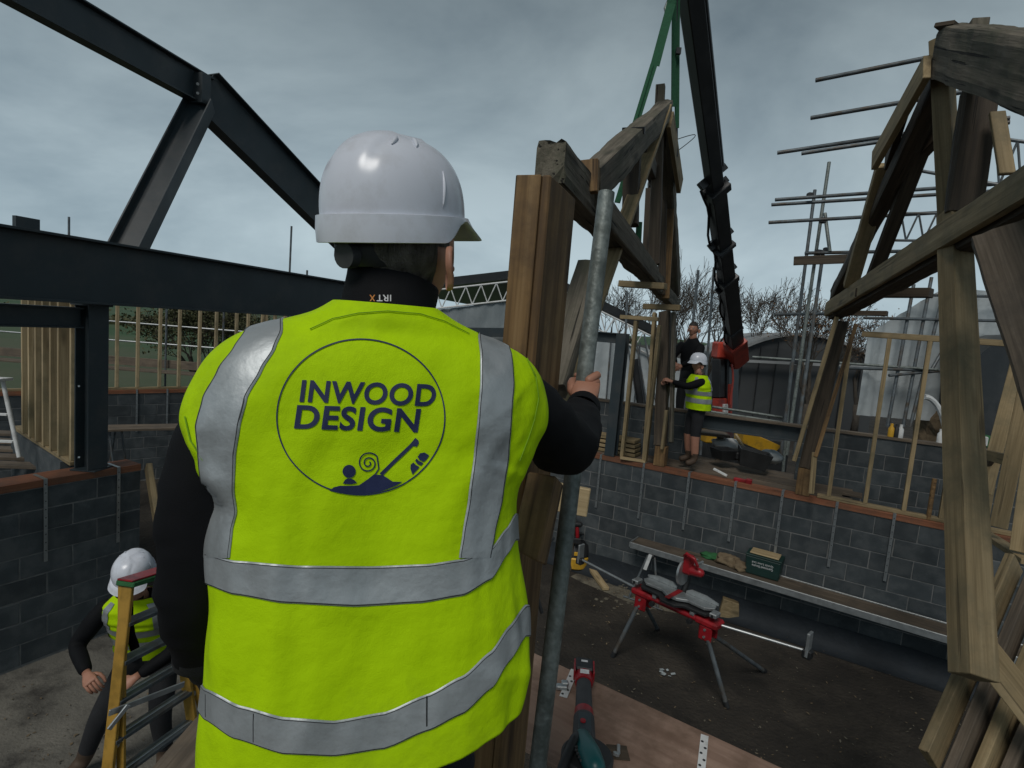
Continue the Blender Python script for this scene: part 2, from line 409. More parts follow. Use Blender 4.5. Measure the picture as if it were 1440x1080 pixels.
M['rust'] = surf('dead_leaf', (.10, .05, .02), (.16, .08, .03), scale=3, rough=.8)
# people
M['skin'] = surf('skin', (.36, .17, .11), (.43, .215, .145), scale=18, rough=.55, bump=.25, bscale=160, bdist=.003)
M['hair'] = surf('grey_brown_hair', (.035, .03, .026), (.15, .135, .118), scale=5, rough=.7, bump=.9, bscale=30, stretch=(14, 14, 2.5), detail=8)
M['jacket'] = surf('black_jacket_fabric', (.0028, .0033, .0045), (.0048, .0054, .0070), scale=14, rough=.8, bump=.35, bscale=500, spec=.22, bdist=.002)
M['trouser'] = surf('black_work_trousers', (.010, .011, .013), (.016, .017, .020), scale=10, rough=.9, bump=.4, bscale=300)
M['boot'] = surf('brown_boot_leather', (.055, .035, .022), (.085, .055, .035), scale=10, rough=.7)
M['helmet'] = surf('white_helmet_plastic', (.66, .69, .76), (.70, .73, .80), scale=3, rough=.25, dirt=(.61, .63, .68), dscale=18)
M['eye'] = surf('eye', (.5, .5, .48), (.05, .04, .03), scale=30, rough=.2)
M['navy'] = surf('navy_print', (.010, .018, .075), (.013, .022, .085), scale=40, rough=.6)
M['orange'] = surf('orange_thread', (.55, .19, .03), (.60, .24, .05), scale=60, rough=.7)
M['thread'] = surf('white_thread', (.6, .6, .6), (.7, .7, .7), scale=60, rough=.7)
M['band'] = surf('reflective_tape', (.40, .43, .44), (.47, .50, .51), scale=5, rough=.42, metal=.5, bump=.35, bscale=34, bdist=.006, rough2=.55, dirt=(.34, .365, .37), dscale=9)
def fabric_vis():
    mm, n, b = nodes('hi_vis_fabric'); k = n.links.new
    tcn = n.nodes.new('ShaderNodeTexCoord')
    nz_ = n.nodes.new('ShaderNodeTexNoise'); nz_.inputs['Scale'].default_value = 7; nz_.inputs['Detail'].default_value = 7
    k(tcn.outputs['Object'], nz_.inputs['Vector'])
    r = ramp(n, [(.3, (.45, .71, .0010)), (.7, (.50, .77, .002))]); k(nz_.outputs['Fac'], r.inputs['Fac'])
    nd = n.nodes.new('ShaderNodeTexNoise'); nd.inputs['Scale'].default_value = 3.2; nd.inputs['Detail'].default_value = 9; nd.inputs['Roughness'].default_value = .7
    k(tcn.outputs['Object'], nd.inputs['Vector']); rd = ramp(n, [(.53, (0, 0, 0)), (.72, (.5, .5, .5))]); k(nd.outputs['Fac'], rd.inputs['Fac'])
    mx = n.nodes.new('ShaderNodeMixRGB'); mx.inputs['Color2'].default_value = (.26, .40, .01, 1); k(rd.outputs['Color'], mx.inputs['Fac']); k(r.outputs['Color'], mx.inputs['Color1'])
    k(mx.outputs['Color'], b.inputs['Base Color']); b.inputs['Roughness'].default_value = .75; b.inputs['Specular IOR Level'].default_value = .15
    # knitted weave
    wv = n.nodes.new('ShaderNodeTexNoise'); wv.inputs['Scale'].default_value = 420; wv.inputs['Detail'].default_value = 2
    k(tcn.outputs['Object'], wv.inputs['Vector'])
    bp = n.nodes.new('ShaderNodeBump'); bp.inputs['Strength'].default_value = .35; bp.inputs['Distance'].default_value = .0015
    k(wv.outputs['Fac'], bp.inputs['Height'])
    w3 = n.nodes.new('ShaderNodeTexNoise'); w3.noise_type = 'RIDGED_MULTIFRACTAL'; w3.inputs['Scale'].default_value = 5.5; w3.inputs['Detail'].default_value = 4; w3.inputs['Distortion'].default_value = .8
    k(tcn.outputs['Object'], w3.inputs['Vector'])
    bp3 = n.nodes.new('ShaderNodeBump'); bp3.inputs['Strength'].default_value = .22; bp3.inputs['Distance'].default_value = .006
    k(w3.outputs['Fac'], bp3.inputs['Height']); k(bp.outputs['Normal'], bp3.inputs['Normal'])
    w2 = n.nodes.new('ShaderNodeTexNoise'); w2.inputs['Scale'].default_value = 14; w2.inputs['Detail'].default_value = 3
    k(tcn.outputs['Object'], w2.inputs['Vector'])
    bp2 = n.nodes.new('ShaderNodeBump'); bp2.inputs['Strength'].default_value = .5; bp2.inputs['Distance'].default_value = .014
    k(w2.outputs['Fac'], bp2.inputs['Height']); k(bp3.outputs['Normal'], bp2.inputs['Normal']); k(bp2.outputs['Normal'], b.inputs['Normal'])
    return mm
M['vis'] = fabric_vis()
M['vis_seam'] = surf('hi_vis_seam', (.16, .33, .001), (.20, .38, .002), scale=40, rough=.8)
M['hair_dark'] = surf('dark_hair', (.012, .010, .008), (.03, .025, .02), scale=20, rough=.7, bump=.6, bscale=80)
# ================================================================== SETTING
def sheet(name, pts, z, mat, kind='structure', sub=0, wob=0, amp=0.0):
    bm = bmesh.new()
    vs = [bm.verts.new((p[0], p[1], z)) for p in pts]; bm.faces.new(vs)
    if sub:
        bmesh.ops.triangulate(bm, faces=bm.faces)
        for _ in range(sub): bmesh.ops.subdivide_edges(bm, edges=list(bm.edges), cuts=1, use_grid_fill=True)
        for v in bm.verts:
            v.co.z += amp * (noise.fractal(Vector((v.co.x * 1.3, v.co.y * 1.3, 3)), 1.0, 2.0, 4) * .5 + .25)
    bm.normal_update()
    me = bpy.data.meshes.new(name); bm.to_mesh(me); bm.free(); me.materials.append(mat)
    o = bpy.data.objects.new(name, me); col.objects.link(o); place(o, Matrix.Identity(4)); o['kind'] = kind
    if amp: shade(o, 180)
    return o
sheet('ground', [(-900, -300), (900, -300), (900, 1500), (-900, 1500)], 0, M['soil'])
sheet('field', [(-900, 19), (-1, 19), (60, 1490), (-890, 1490)], 0.02, M['grass'])
def blob(name, cx, cy, rx, ry, z, mat, n=28, rot=0, kind='structure'):
    pts = []
    for i in range(n):
        a = 2 * math.pi * i / n
        r = 1 + .28 * noise.noise(Vector((math.cos(a) * 1.7 + cx, math.sin(a) * 1.7 + cy, 0)))
        x, y = math.cos(a) * rx * r, math.sin(a) * ry * r
        pts.append((cx + x * math.cos(rot) - y * math.sin(rot), cy + x * math.sin(rot) + y * math.cos(rot)))
    return sheet(name, pts, z, mat, kind)
c = Pz(912, 832, 0); blob('sand_patch', c.x, c.y, 1.1, .55, .004, M['sand'], rot=R(-28))
c = Pz(60, 1030, 0); blob('screed_patch', c.x - .2, c.y + .1, 2.5, 1.5, .004, M['screed'], rot=R(40))

ZP = 1.9
# --- block walls ---------------------------------------------------
def block_meshes():
    out = []
    for s in range(4):
        bm = bmesh.new(); bmesh.ops.create_cube(bm, size=1)
        for v in bm.verts: v.co = Vector((v.co.x * .44, v.co.y * .10, v.co.z * .215))
        bmesh.ops.bevel(bm, geom=list(bm.edges), offset=.005, segments=1, affect='EDGES')
        rr = random.Random(s)
        for v in bm.verts: v.co += Vector((rr.uniform(-.003, .003), rr.uniform(-.0015, .0015), rr.uniform(-.003, .003)))
        me = bpy.data.meshes.new('block'); bm.to_mesh(me); bm.free(); me.materials.append(M['block']); out.append(me)
    return out
BM = block_meshes()
def block_wall(name, A, B, z0, zt, label, plates=1, straps=(), thick=.1, strap_len=.85, blocks=True, off=0, group=None, lintel=None, platew=None):
    """wall whose visible face runs A->B (plan); the face normal points to the camera side"""
    A = Vector((A[0], A[1], 0)); B = Vector((B[0], B[1], 0)); x = (B - A).normalized()
    n = Vector((x.y, -x.x, 0))
    if n.dot(CAM - A) < 0: n = -n
    n.z = 0; n.normalize()
    Ln = (B - A).length
    t = thing(name, (A.x, A.y, z0), label, 'wall', group)
    ph = 0.075 * plates; ztop = zt - ph
    mb = MB()
    mb.box(A - n * (.0045 + thick / 2) + Vector((0, 0, (z0 + ztop) / 2)), B - n * (.0045 + thick / 2) + Vector((0, 0, (z0 + ztop) / 2)), thick, ztop - z0 - .002)
    mb.build('mortar_bed', M['mortar'], t)
    nc = int(math.ceil((ztop - z0) / .225))
    ang = math.atan2(x.y, x.x)
    if blocks:
        for c_ in range(nc):
            zc = ztop - .225 * c_ - .1125 - .004
            if zc < z0: break
            s0 = -.45 + ((c_ + off) % 2) * .225
            i = 0
            while s0 < Ln:
                a = max(s0, 0); b = min(s0 + .44, Ln); s0 += .45
                if b - a < .05: continue
                o = bpy.data.objects.new('block', random.choice(BM)); col.objects.link(o)
                p = A + x * ((a + b) / 2) - n * (.05 + random.uniform(-.0015, .0015))
                mt = Matrix.Translation((p.x, p.y, zc)) @ Matrix.Rotation(ang, 4, 'Z') @ Matrix.Diagonal(((b - a) / .44, 1, 1, 1))
                place(o, mt, t)
    pw = platew or (thick + .04)
    for k in range(plates):
        zc = ztop + .075 * k + .0375
        s = 0
        while s < Ln - .1:
            e = min(s + random.uniform(2.2, 3.4), Ln)
            timber('wall_plate', A + x * (s + .002) + n * .012 - n * pw / 2 + Vector((0, 0, zc)), A + x * (e - .002) + n * .012 - n * pw / 2 + Vector((0, 0, zc)), pw, .073, M['red'], t, bevel=.003)
            s = e
    for s in straps:
        p = A + x * s + n * (.022)
        mb = MB()
        mb.box(p + Vector((0, 0, zt + .004)), p + Vector((0, 0, zt - strap_len)), .005, .032, up=x)
        mb.box(p + Vector((0, 0, zt + .006)) + n * .002, p + Vector((0, 0, zt + .006)) - n * (pw * .8), .032, .004)
        for q in range(9):
            zz = zt - .05 - q * (strap_len - .08) / 9
            mb.box(p + n * .0025 + Vector((0, 0, zz)), p + n * .0055 + Vector((0, 0, zz)), .010, .010, mi=1)
        mb.build('strap', [M['strap'], M['black']], t)
    return t, A, x, n, Ln
# right-hand wall
a = Pz(848, 640, ZP); b = Pz(1334, 738, ZP)
dv = (b - a).normalized()
WA = a - dv * 1.3; WB = b + dv * 2.2
RA, RB = WA, WB
def s_at(px, py, A, x):
    p = Pz(px, py, ZP); return (p - A).dot(x)
sx_ = [s_at(px, py, Vector((WA.x, WA.y, ZP)), dv) for px, py in ((845, 640), (906, 652), (971, 664), (1036, 677), (1102, 690), (1178, 705), (1258, 721))]
rw, rA, rx, rn, rL = block_wall('block_wall', WA, WB, 0, ZP, 'long dark grey block wall with red timber wall plate behind the mitre saw', straps=sx_)
# left near wall
a = Pz(0, 684, ZP); b = Pz(198, 652, ZP); dl = (b - a).normalized()
LA = a - dl * 1.2; LB = b
sl_ = [s_at(px, py, Vector((LA.x, LA.y, ZP)), dl) for px, py in ((63, 674), (165, 657))]
lw, lA, lx, ln_, lL = block_wall('block_wall', LA, LB, 0, ZP, 'near grey block wall at left under the dark steel post', straps=sl_, off=1, platew=.30, thick=.22)
# left far wall
a = Pz(140, 549, ZP); b = Pz(270, 547, ZP); df = (b - a).normalized()
FA = a - df * 1.5; FB = b + df * 6.0
sf_ = [s_at(px, 548, Vector((FA.x, FA.y, ZP)), df) for px in (192, 236)]
fw, fA, fx, fn, fL = block_wall('block_wall', FA, FB, 0, ZP, 'far block wall at left carrying a row of open timber studs', straps=sf_)
# inner wall behind the right wall, with an opening spanned by a beam
I0 = P(872, 568, 11.2); I1 = P(985, 582, 10.6); I2 = P(1116, 600, 9.8); I3 = P(1345, 631, 8.9)
ZI = 2.62
I0 = Pz(872, 568, ZI); I1 = Pz(978, 581, ZI); I2 = Pz(1126, 601, ZI); I3 = Pz(1345, 631, ZI)
di = (I3 - I0).normalized()
I1 = I0 + di * (I1 - I0).dot(di); I2 = I0 + di * (I2 - I0).dot(di)
block_wall('block_wall', I0 - di * 1.6, I1, 0, ZI, 'dark block wall behind the worker in shorts, with timber capping', plates=0)
iw = block_wall('block_wall', I2, I3 + di * 2.5, 0, ZI, 'dark block wall seen through the timber studs at right', plates=0)
nI = Vector((di.y, -di.x, 0))
if nI.dot(CAM - I0) < 0: nI = -nI
t = thing('wall_capping', I0, 'pale timber capping rail along the top of the dark inner walls', 'timber')
timber('rail', I0 - di * 1.6 - nI * .05 + Vector((0, 0, .022)), I0 + di * 3.0 - nI * .05 + Vector((0, 0, .022)), .14, .042, M['board'], t)
timber('rail', I0 + di * 3.004 - nI * .05 + Vector((0, 0, .022)), I3 + di * 2.5 - nI * .05 + Vector((0, 0, .022)), .14, .042, M['board'], t)
o = isec('steel_lintel', I1 - di * .02 - nI * .08 + Vector((0, 0, -.115)), I2 + di * .02 - nI * .08 + Vector((0, 0, -.115)), .22, .12, M['steel'])
tag(o, 'dark steel lintel spanning the gap behind the worker in shorts', 'beam')

# scaffold boards behind the right wall (platform seen through the gap)
for k in range(7):
    off = .22 + .235 * k
    s0, s1 = -.6 + random.uniform(-.1, .1), 3.4 + random.uniform(-.15, .15)
    q0 = rA + rx * (1.3 + s0) - rn * off; q1 = rA + rx * (1.3 + s1) - rn * off
    o = timber('scaffold_board', (q0.x, q0.y, 1.80 + random.uniform(-.006, .006)), (q1.x, q1.y, 1.80 + random.uniform(-.006, .006)), .225, .038, M['board'])
    tag(o, 'worn scaffold board behind the long wall, %s from the red wall plate' % ('first', 'second', 'third', 'fourth', 'fifth', 'sixth', 'seventh')[k], 'board', 'scaffold boards behind the long wall')

# membrane strip at the foot of the right wall
mb = MB(); N = 60
for i in range(N + 1):
    s = rL * i / N
    for j, (dz, dn) in enumerate(((.30, .006), (.22, .02), (.1, .05), (.012, .13), (.006, .24))):
        w = .02 * noise.noise(Vector((s * 2.1, j * .6, 2)))
        p = rA + rx * s + rn * (dn + abs(w) + .004); mb.v.append(Vector((p.x, p.y, max(.005, dz + w * (1 if j < 3 else .1)))))
for i in range(N):
    for j in range(4):
        mb.f.append((i * 5 + j, (i + 1) * 5 + j, (i + 1) * 5 + j + 1, i * 5 + j + 1)); mb.m.append(0)
o = mb.build('damp_proof_membrane', M['membrane']); shade(o, 180)
tag(o, 'dark blue-black plastic membrane turned up along the foot of the long wall', 'membrane')

# ================================================================== STEEL FRAME (left)
pb = Pz(128, 659, ZP + .002)
sf = thing('roof_steelwork', pb, 'dark grey steel roof frame with post, big beam and rafters at left', 'steelwork')
# big beam: line through the post
B0 = P(0, 353, 5.0); B1 = P(475, 424, 9.6)
zb = 3.99
bd = Vector((B1.x - B0.x, B1.y - B0.y, 0)).normalized()
B0 = Vector((B0.x, B0.y, zb)) - bd * 2.5; B1 = Vector((B1.x, B1.y, zb)) + bd * 1.5
bdn = Vector((bd.y, -bd.x, 0))
isec('main_beam', B0, B1, .64, .26, M['steel'], sf, tf=.024)
# post: top under beam
post_h = zb - .32 - .0
pt = Vector((pb.x, pb.y, zb - .322))
isec('post', pb + Vector((0, 0, .014)), pt, .21, .21, M['steel'], sf, up=bdn, tf=.016)
mb = MB(); mb.aabb(pb + Vector((0, 0, .007)), (.27, .25, .012)); mb.build('base_plate', M['steel'], sf)
mb = MB(); mb.aabb(pt - Vector((0, 0, .012)), (.26, .26, .018)); mb.build('cap_plate', M['steel'], sf)
# lower beam, from post to the near left
lo0 = pt + Vector((0, 0, -.15)) - bd * .115
isec('lower_beam', lo0, lo0 - bd * 3.0 + Vector((0, 0, 0)), .21, .12, M['steel'], sf)
# beam cleat on top at far left
cl = P(37, 300, 5.3); mb = MB(); mb.box((cl.x, cl.y, zb + .33), (cl.x, cl.y, zb + .44), .05, .2, up=bd); mb.build('cleat', M['steel'], sf)
# rafters
J = P(287, 128, 8.0)
A1 = P(100, 22, 6.2); ad_ = (A1 - J).normalized()
isec('ridge_beam', J - ad_ * .10, J + ad_ * 4.5, .42, .17, M['steel'], sf, tf=.02)
C1 = P(178, 352, 6.72)
isec('rafter', J + (C1 - J).normalized() * .15 - Vector((0, 0, .06)), C1, .34, .22, M['steel'], sf, up=(1, .35, .2), tf=.02, tw=.015)
E1 = P(500, 345, 11.2)
isec('rafter', J, J + (E1 - J) * 1.1, .66, .22, M['steel'], sf, tf=.02)
mb = MB(); q = P(282, 126, 7.88); mb.box(q + Vector((0, 0, .2)), q - Vector((0, 0, .2)), .2, .16, up=ad_); mb.build('connection_plate', M['steel'], sf, bevel=.004)
for k in range(2):
    q = P(278, 118 + k * 13, 7.72); mb = MB(); mb.tube([q, q + (CAM - q).normalized() * .03], .02, 6); mb.build('bolt', M['alu'], sf)
for yy in (453, 543, 643):
    q = P(111, yy, 5.98)
    mb = MB(); mb.tube([q, q + (CAM - q).normalized() * .02], .011, 6); mb.build('bolt', M['alu'], sf)

# ================================================================== STUD WALLS
# near-left row of deep studs
s0 = Pz(98, 655, ZP); sdir_ = Vector((-.8, .6, 0))
t = thing('stud_wall', s0, 'row of deep close-set timber studs beside the dark steel post', 'stud wall')
rp0 = s0 + sdir_ * -.02; perp = Vector((.6, .8, 0))
timber('sole_plate', rp0 + perp * .075 + Vector((0, 0, .024)), rp0 + perp * .075 + sdir_ * 2.3 + Vector((0, 0, .024)), .16, .046, M['new'], t)
for k in range(7):
    q = s0 + sdir_ * (.035 + k * .285)
    timber('stud', q + perp * .075 + Vector((0, 0, .048)), q + perp * .075 + Vector((0, 0, 1.80)), .045, .20 if k else .13, M['stud'], t, up=perp)
# supporting dark wall below those studs
o = MB().box(s0 + sdir_ * .25 + perp * .08 + Vector((0, 0, -.95)), s0 + sdir_ * 2.3 + perp * .08 + Vector((0, 0, -.95)), .2, 1.88).build('low_wall', M['block'])
tag(o, 'short dark block wall under the close-set studs at left', 'wall')
# far-left studs on the far wall
t = thing('stud_wall', fA + Vector((0, 0, ZP)), 'line of slim open timber studs on the far wall in front of the green field', 'stud wall')
timber('sole_plate', Vector((fA.x, fA.y, ZP + .026)) - fn * .06, Vector((fA.x, fA.y, ZP + .026)) - fn * .06 + fx * fL, .09, .045, M['new'], t)
for px in (133, 165, 194, 225, 252, 280, 303, 331, 347, 367, 372, 384, 398, 420, 440, 460):
    q = Pp(px - 1, 540, fA + Vector((0, 0, ZP)) - fn * .06, fn); q.z = ZP + .05
    timber('stud', q, q + Vector((0, 0, 2.0)), .055, .09, M['stud'], t, up=fn)
timber('head_plate', Vector((fA.x, fA.y, ZP + 2.075)) - fn * .06, Vector((fA.x, fA.y, ZP + 2.075)) - fn * .06 + fx * fL, .09, .045, M['new'], t)
# studs on the right wall
t = thing('stud_wall', rA + rx * 5 + Vector((0, 0, ZP)), 'open timber stud wall on the plate of the long wall behind the right truss', 'stud wall')
O_ = rA + Vector((0, 0, ZP)) - rn * .075
def on_r(px, py):
    return Pp(px, py, O_, rn)
q0 = on_r(1150, 690); q1 = on_r(1440, 752)
q0.z = q1.z = ZP + .024
timber('sole_plate', q0, q1 + rx * .5, .09, .045, M['new'], t)
tops = on_r(1300, 476)
for px in (1165, 1216, 1270, 1322, 1384, 1440):
    q = on_r(px, 700 + (px - 1165) * .21); q.z = ZP + .048
    timber('stud', q, Vector((q.x, q.y, tops.z - .03)), .047, .09, M['new'], t, up=rn)
q0 = on_r(1212, 468); q1 = on_r(1440, 480); q0.z = q1.z = tops.z + .005
timber('head_plate', q0, q1 + rx * .4, .09, .07, M['new'], t)
# short peg on the plate
q = on_r(1306, 722); q.z = ZP + .004
o = MB().tube([q + rn * .03, q + rn * .03 + Vector((0, 0, .5))], .026, 10).build('timber_peg', M['oak']); shade(o)
tag(o, 'short round brown stake standing on the wall plate between studs', 'stake')
# steel portal + timber studs at left end of the right wall
t = thing('steel_portal', on_r(860, 640), 'small dark steel portal frame at the left end of the long wall', 'portal')
q = on_r(859, 640); q.z = ZP + .004
isec('post', q, Vector((q.x, q.y, 3.82)), .16, .16, M['steel'], t, up=rn)
isec('lintel', Vector((q.x, q.y, 3.74)) - rx * .085, Vector((q.x, q.y, 3.74)) - rx * 1.5, .16, .14, M['steel'], t)
t = thing('door_frame', on_r(890, 645), 'light timber opening frame beside the small steel portal', 'frame')
for px, h in ((875, 2.12), (907, 2.08)):
    q = on_r(px, 643 + (px - 875) * .19); q.z = ZP + .004
    timber('stud', q, q + Vector((0, 0, h)), .05, .09, M['new'], t, up=rn)
q0 = on_r(872, 455); q1 = on_r(925, 460); q0.z = q1.z = 4.07
timber('head', q0, q1, .09, .06, M['new'], t)
q = on_r(880, 645); 
timber('sole', Vector((q.x, q.y, ZP + .02)) + rn * .1 - rx * .05, Vector((q.x, q.y, ZP + .02)) + rn * .02 + rx * .32, .1, .03, M['pale'], t)

# ================================================================== TRUSS 1 (hanging on the crane)
N1 = P(775, 227, 2.55); F1 = P(948, 428, 9.0)
t1 = thing('roof_truss', F1 - Vector((0, 0, 2.4)), 'weathered timber roof truss slung from the crane on green straps', 'roof truss')
td = (F1 - N1).normalized(); tr = Vector((td.y, -td.x, 0)).normalized()   # tr points to the camera side (right)
timber('tie_beam', N1, F1 + td * .15, .135, .19, M['old'], t1, rough=.016)
# rough broken end
APX = P(934, 158, 5.75)
R1s = P(833, 258, 3.15)
timber('principal_rafter', R1s - (APX - R1s).normalized() * .1, APX + (APX - R1s).normalized() * .12, .14, .21, M['old'], t1, rough=.012)
mb = MB()
q = R1s + (APX - R1s) * .42; up_r = (APX - R1s).normalized().cross(tr).normalized()
if up_r.z < 0: up_r = -up_r
mb.box(q + up_r * .06 - (APX - R1s).normalized() * .0, q + up_r * .108, .165, .03, up=(APX - R1s)); mb.build('notch', M['black'], t1)  # black block stands in for the shade inside a cut notch
F1r = P(950, 408, 8.6)
timber('principal_rafter', APX + Vector((0, 0, .02)), F1r, .13, .2, M['old'], t1, rough=.016)
# packing block at heel
q0 = P(829, 226, 3.0); q1 = P(828, 272, 3.0)
timber('packer', q0, q1, .05, .10, M['oak'], t1, up=tr)
# queen post and king post
q0 = P(890, 205, 4.5); q1 = P(886, 318, 4.5); timber('queen_post', q0, q1, .11, .13, M['dark'], t1, up=tr, rough=.012)
q0 = P(926, 165, 5.8); q1 = P(920, 372, 5.8); timber('king_post', q0, q1, .09, .11, M['dark'], t1, up=tr, rough=.008)
q0 = P(938, 118, 5.75); q1 = P(925, 118, 5.75)
q0 = P(929, 120, 5.72); q1 = P(927, 160, 5.72); timber('apex_peg', q0, q1, .07, .09, M['old'], t1, up=tr)
q0 = P(903, 205, 4.9); q1 = P(925, 262, 6.4); timber('strut', q0, q1, .09, .14, M['dark'], t1)
q0 = P(935, 185, 6.0); q1 = P(916, 265, 6.6); timber('strut', q0, q1, .09, .14, M['dark'], t1)
# new timbers clamped on for lifting
q0 = P(937, 150, 5.55); q1 = P(783, 575, 3.05)
timber('raking_brace', q0, q1, .045, .105, M['new'], t1, up=tr)
q0 = P(829, 378, 3.15); q1 = P(778, 548, 2.75)
timber('raking_brace', q0, q1, .13, .13, M['old'], t1, up=tr, rough=.01)
q0 = P(935, 168, 5.7) + tr * .05; q1 = P(950, 262, 6.6) + tr * .05; timber('rafter_cleat', q0, q1, .045, .2, M['new'], t1)
for (xa, xb, ya, yb, da, db, mm) in ((914, 908, 265, 380, 6.4, 6.4, 'dark'), (945, 936, 262, 420, 6.9, 6.9, 'oak'), (933, 930, 262, 415, 6.8, 6.8, 'dark')):
    timber('hanger', P(xa, ya, da), P(xb, yb, db), .06, .09, M[mm], t1, up=tr)
# side plank on the tie (camera side) and cross battens under it
q0 = N1 + (F1 - N1) * .10 + tr * .094; q1 = N1 + (F1 - N1) * .50 + tr * .094
timber('side_plank', q0 - Vector((0, 0, .02)), q1 - Vector((0, 0, .02)), .045, .16, M['old'], t1, rough=.004)
q0 = P(872, 399, 5.6); q1 = P(936, 403, 5.35); timber('batten', q0, q1, .1, .06, M['new'], t1)
q0 = P(905, 431, 7.4); q1 = P(957, 433, 7.2); timber('batten', q0, q1, .12, .07, M['new'], t1)
# far legs standing on the wall plate
foot = on_r(926, 655); foot.z = ZP + .004
timber('leg', Vector((foot.x, foot.y, ZP + .30)), P(936, 440, 8.9), .17, .18, M['dark'], t1, up=rn, rough=.01)
timber('leg', foot + rx * .02, Vector((foot.x, foot.y, ZP + .30)) + rx * .02, .16, .17, M['oak'], t1, up=rn)
q = foot - rx * .22; timber('leg', q + Vector((0, 0, 0)), P(921, 440, 8.9), .05, .10, M['new'], t1, up=rn)
q = foot + rx * .16 + rn * .05; timber('leg', q + Vector((0, 0, .38)), P(948, 440, 8.75), .05, .10, M['old'], t1, up=rn)
q = foot + rn * .11 + rx * .06; timber('cleat', q + Vector((0, 0, .27)), q + Vector((-.0, 0, .85)), .04, .08, M['new'], t1, up=rn)

# ================================================================== near timber post in front of the man
q = P(752, 247, 1.42)
t = thing('timber_post', (q.x, q.y, 2.2), 'big brown squared post in front of the man in the hi-vis vest', 'post')
pv = Vector((td.x, td.y, 0)).normalized(); pr = Vector((pv.y, -pv.x, 0))
top = P(747, 249, 1.42)
ctr = Vector((top.x, top.y, 0)) + pv * .17
zt_ = top.z
ctr = ctr - pv * .05
ctr = ctr - pv * .02
timber('post_half', (ctr.x, ctr.y, 2.21), (ctr.x, ctr.y, zt_), .245, .066, M['oak'], t, up=pr, bevel=.002)
c2 = ctr + pr * .0455 + pv * .004
timber('post_half', (c2.x, c2.y, 2.21), (c2.x, c2.y, zt_), .245, .024, M['oak'], t, up=pr)
# short cleat lower right
q0 = P(768, 672, 1.46); q1 = P(745, 777, 1.40)
timber('cleat', q0, q1, .09, .075, M['oak'], t, up=pr, cut=(0, .02))
# pale plank end behind the tube
q0 = P(828, 707, 2.7); q1 = P(762, 694, 2.75)
o = timber('plank', q0, q1, .035, .135, M['pale'], None, up=(0, 0, 1)); tag(o, 'pale fresh plank end poking out behind the scaffold tube', 'plank')

# ================================================================== TRUSS 2 (right)
F2 = P(1166, 434, 7.5); N2 = P(1440, 262, 2.9)
d2 = (N2 - F2).normalized(); l2 = Vector((-d2.y, d2.x, 0)).normalized()
if l2.x > 0: l2 = -l2                       # towards the camera side (left)
t2 = thing('roof_truss', on_r(1130, 690), 'timber roof truss at the right edge with pale boards and uprights fixed on', 'roof truss')
timber('tie_beam', F2 - d2 * .1 - l2 * .10, N2 + d2 * 2.2 - l2 * .10, .16, .26, M['dark'], t2, rough=.012)
timber('side_board', F2 - d2 * .1 + l2 * .012, N2 + d2 * 2.2 + l2 * .012, .05, .19, M['new'], t2, rough=.006)
A2 = P(1335, 72, 4.05)
NR = P(1440, 95, 3.0); nd_ = (NR - A2).normalized()
timber('principal_rafter', A2, A2 + nd_ * 4.2, .2, .34, M['old'], t2, rough=.02)
FR = P(1172, 415, 7.4)
timber('principal_rafter', A2 - Vector((0, 0, .03)) - l2 * .03, FR - l2 * .03, .13, .2, M['dark'], t2, rough=.01)
timber('rafter_board', P(1325, 92, 4.05) + l2 * .09, P(1246, 226, 5.1) + l2 * .09, .05, .19, M['new'], t2)
timber('rafter_board', P(1275, 148, 4.7), P(1248, 230, 5.3), .05, .16, M['dark'], t2)
timber('apex_board', P(1320, 40, 4.0), P(1348, 36, 3.9), .14, .03, M['dark'], t2)
timber('apex_peg', P(1376, 30, 3.8), P(1373, 50, 3.8), .09, .10, M['old'], t2, up=l2)
# pale uprights
timber('upright', P(1323, 55, 4.15), P(1337, 335, 4.15), .115, .115, M['new'], t2, up=l2, roll=R(40))
timber('upright', P(1341, 300, 3.95), P(1369, 953, 2.72), .142, .142, M['new'], t2, up=(CAM - P(1350, 600, 3)), roll=R(50))
# struts
timber('strut', P(1378, 128, 3.85), P(1352, 300, 3.9), .14, .2, M['dark'], t2, up=l2, rough=.012)
timber('strut', P(1340, 165, 4.6), P(1240, 270, 5.6), .08, .16, M['dark'], t2)
timber('strut', P(1402, 158, 3.7), P(1416, 245, 3.55), .03, .085, M['new'], t2, up=l2)
timber('strut', P(1312, 168, 4.75), P(1222, 404, 6.1), .09, .12, M['dark'], t2, up=l2)
timber('strut', P(1244, 232, 5.4), P(1196, 402, 6.4), .09, .14, M['new'], t2, up=l2)
# knee brace at right edge
timber('knee_brace', P(1408, 330, 3.0), P(1500, 590, 2.4), .12, .25, M['board'], t2, up=(CAM - P(1420, 400, 2.8)), roll=R(90), rough=.01)
# battens below tie
timber('batten', P(1206, 412, 6.0), P(1310, 412, 5.5), .14, .09, M['dark'], t2)
timber('batten', P(1172, 440, 7.2), P(1248, 441, 6.8), .1, .06, M['dark'], t2)
# far legs
fz = on_r(1129, 692); fz.z = ZP + .004
timber('leg', Vector((fz.x, fz.y, ZP + .36)), P(1183, 452, 7.35), .18, .2, M['dark'], t2, up=rn, rough=.012)
timber('leg', fz, Vector((fz.x, fz.y, ZP + .36)), .17, .19, M['oak'], t2, up=rn)
timber('leg', P(1117, 648, 7.25), P(1177, 446, 7.0), .05, .10, M['new'], t2, up=rn)
timber('leg', P(1147, 642, 7.1), P(1204, 456, 6.9), .045, .09, M['oak'], t2, up=rn)
timber('leg', P(1141, 694, 7.12), P(1146, 636, 7.12), .06, .09, M['new'], t2, up=rn)
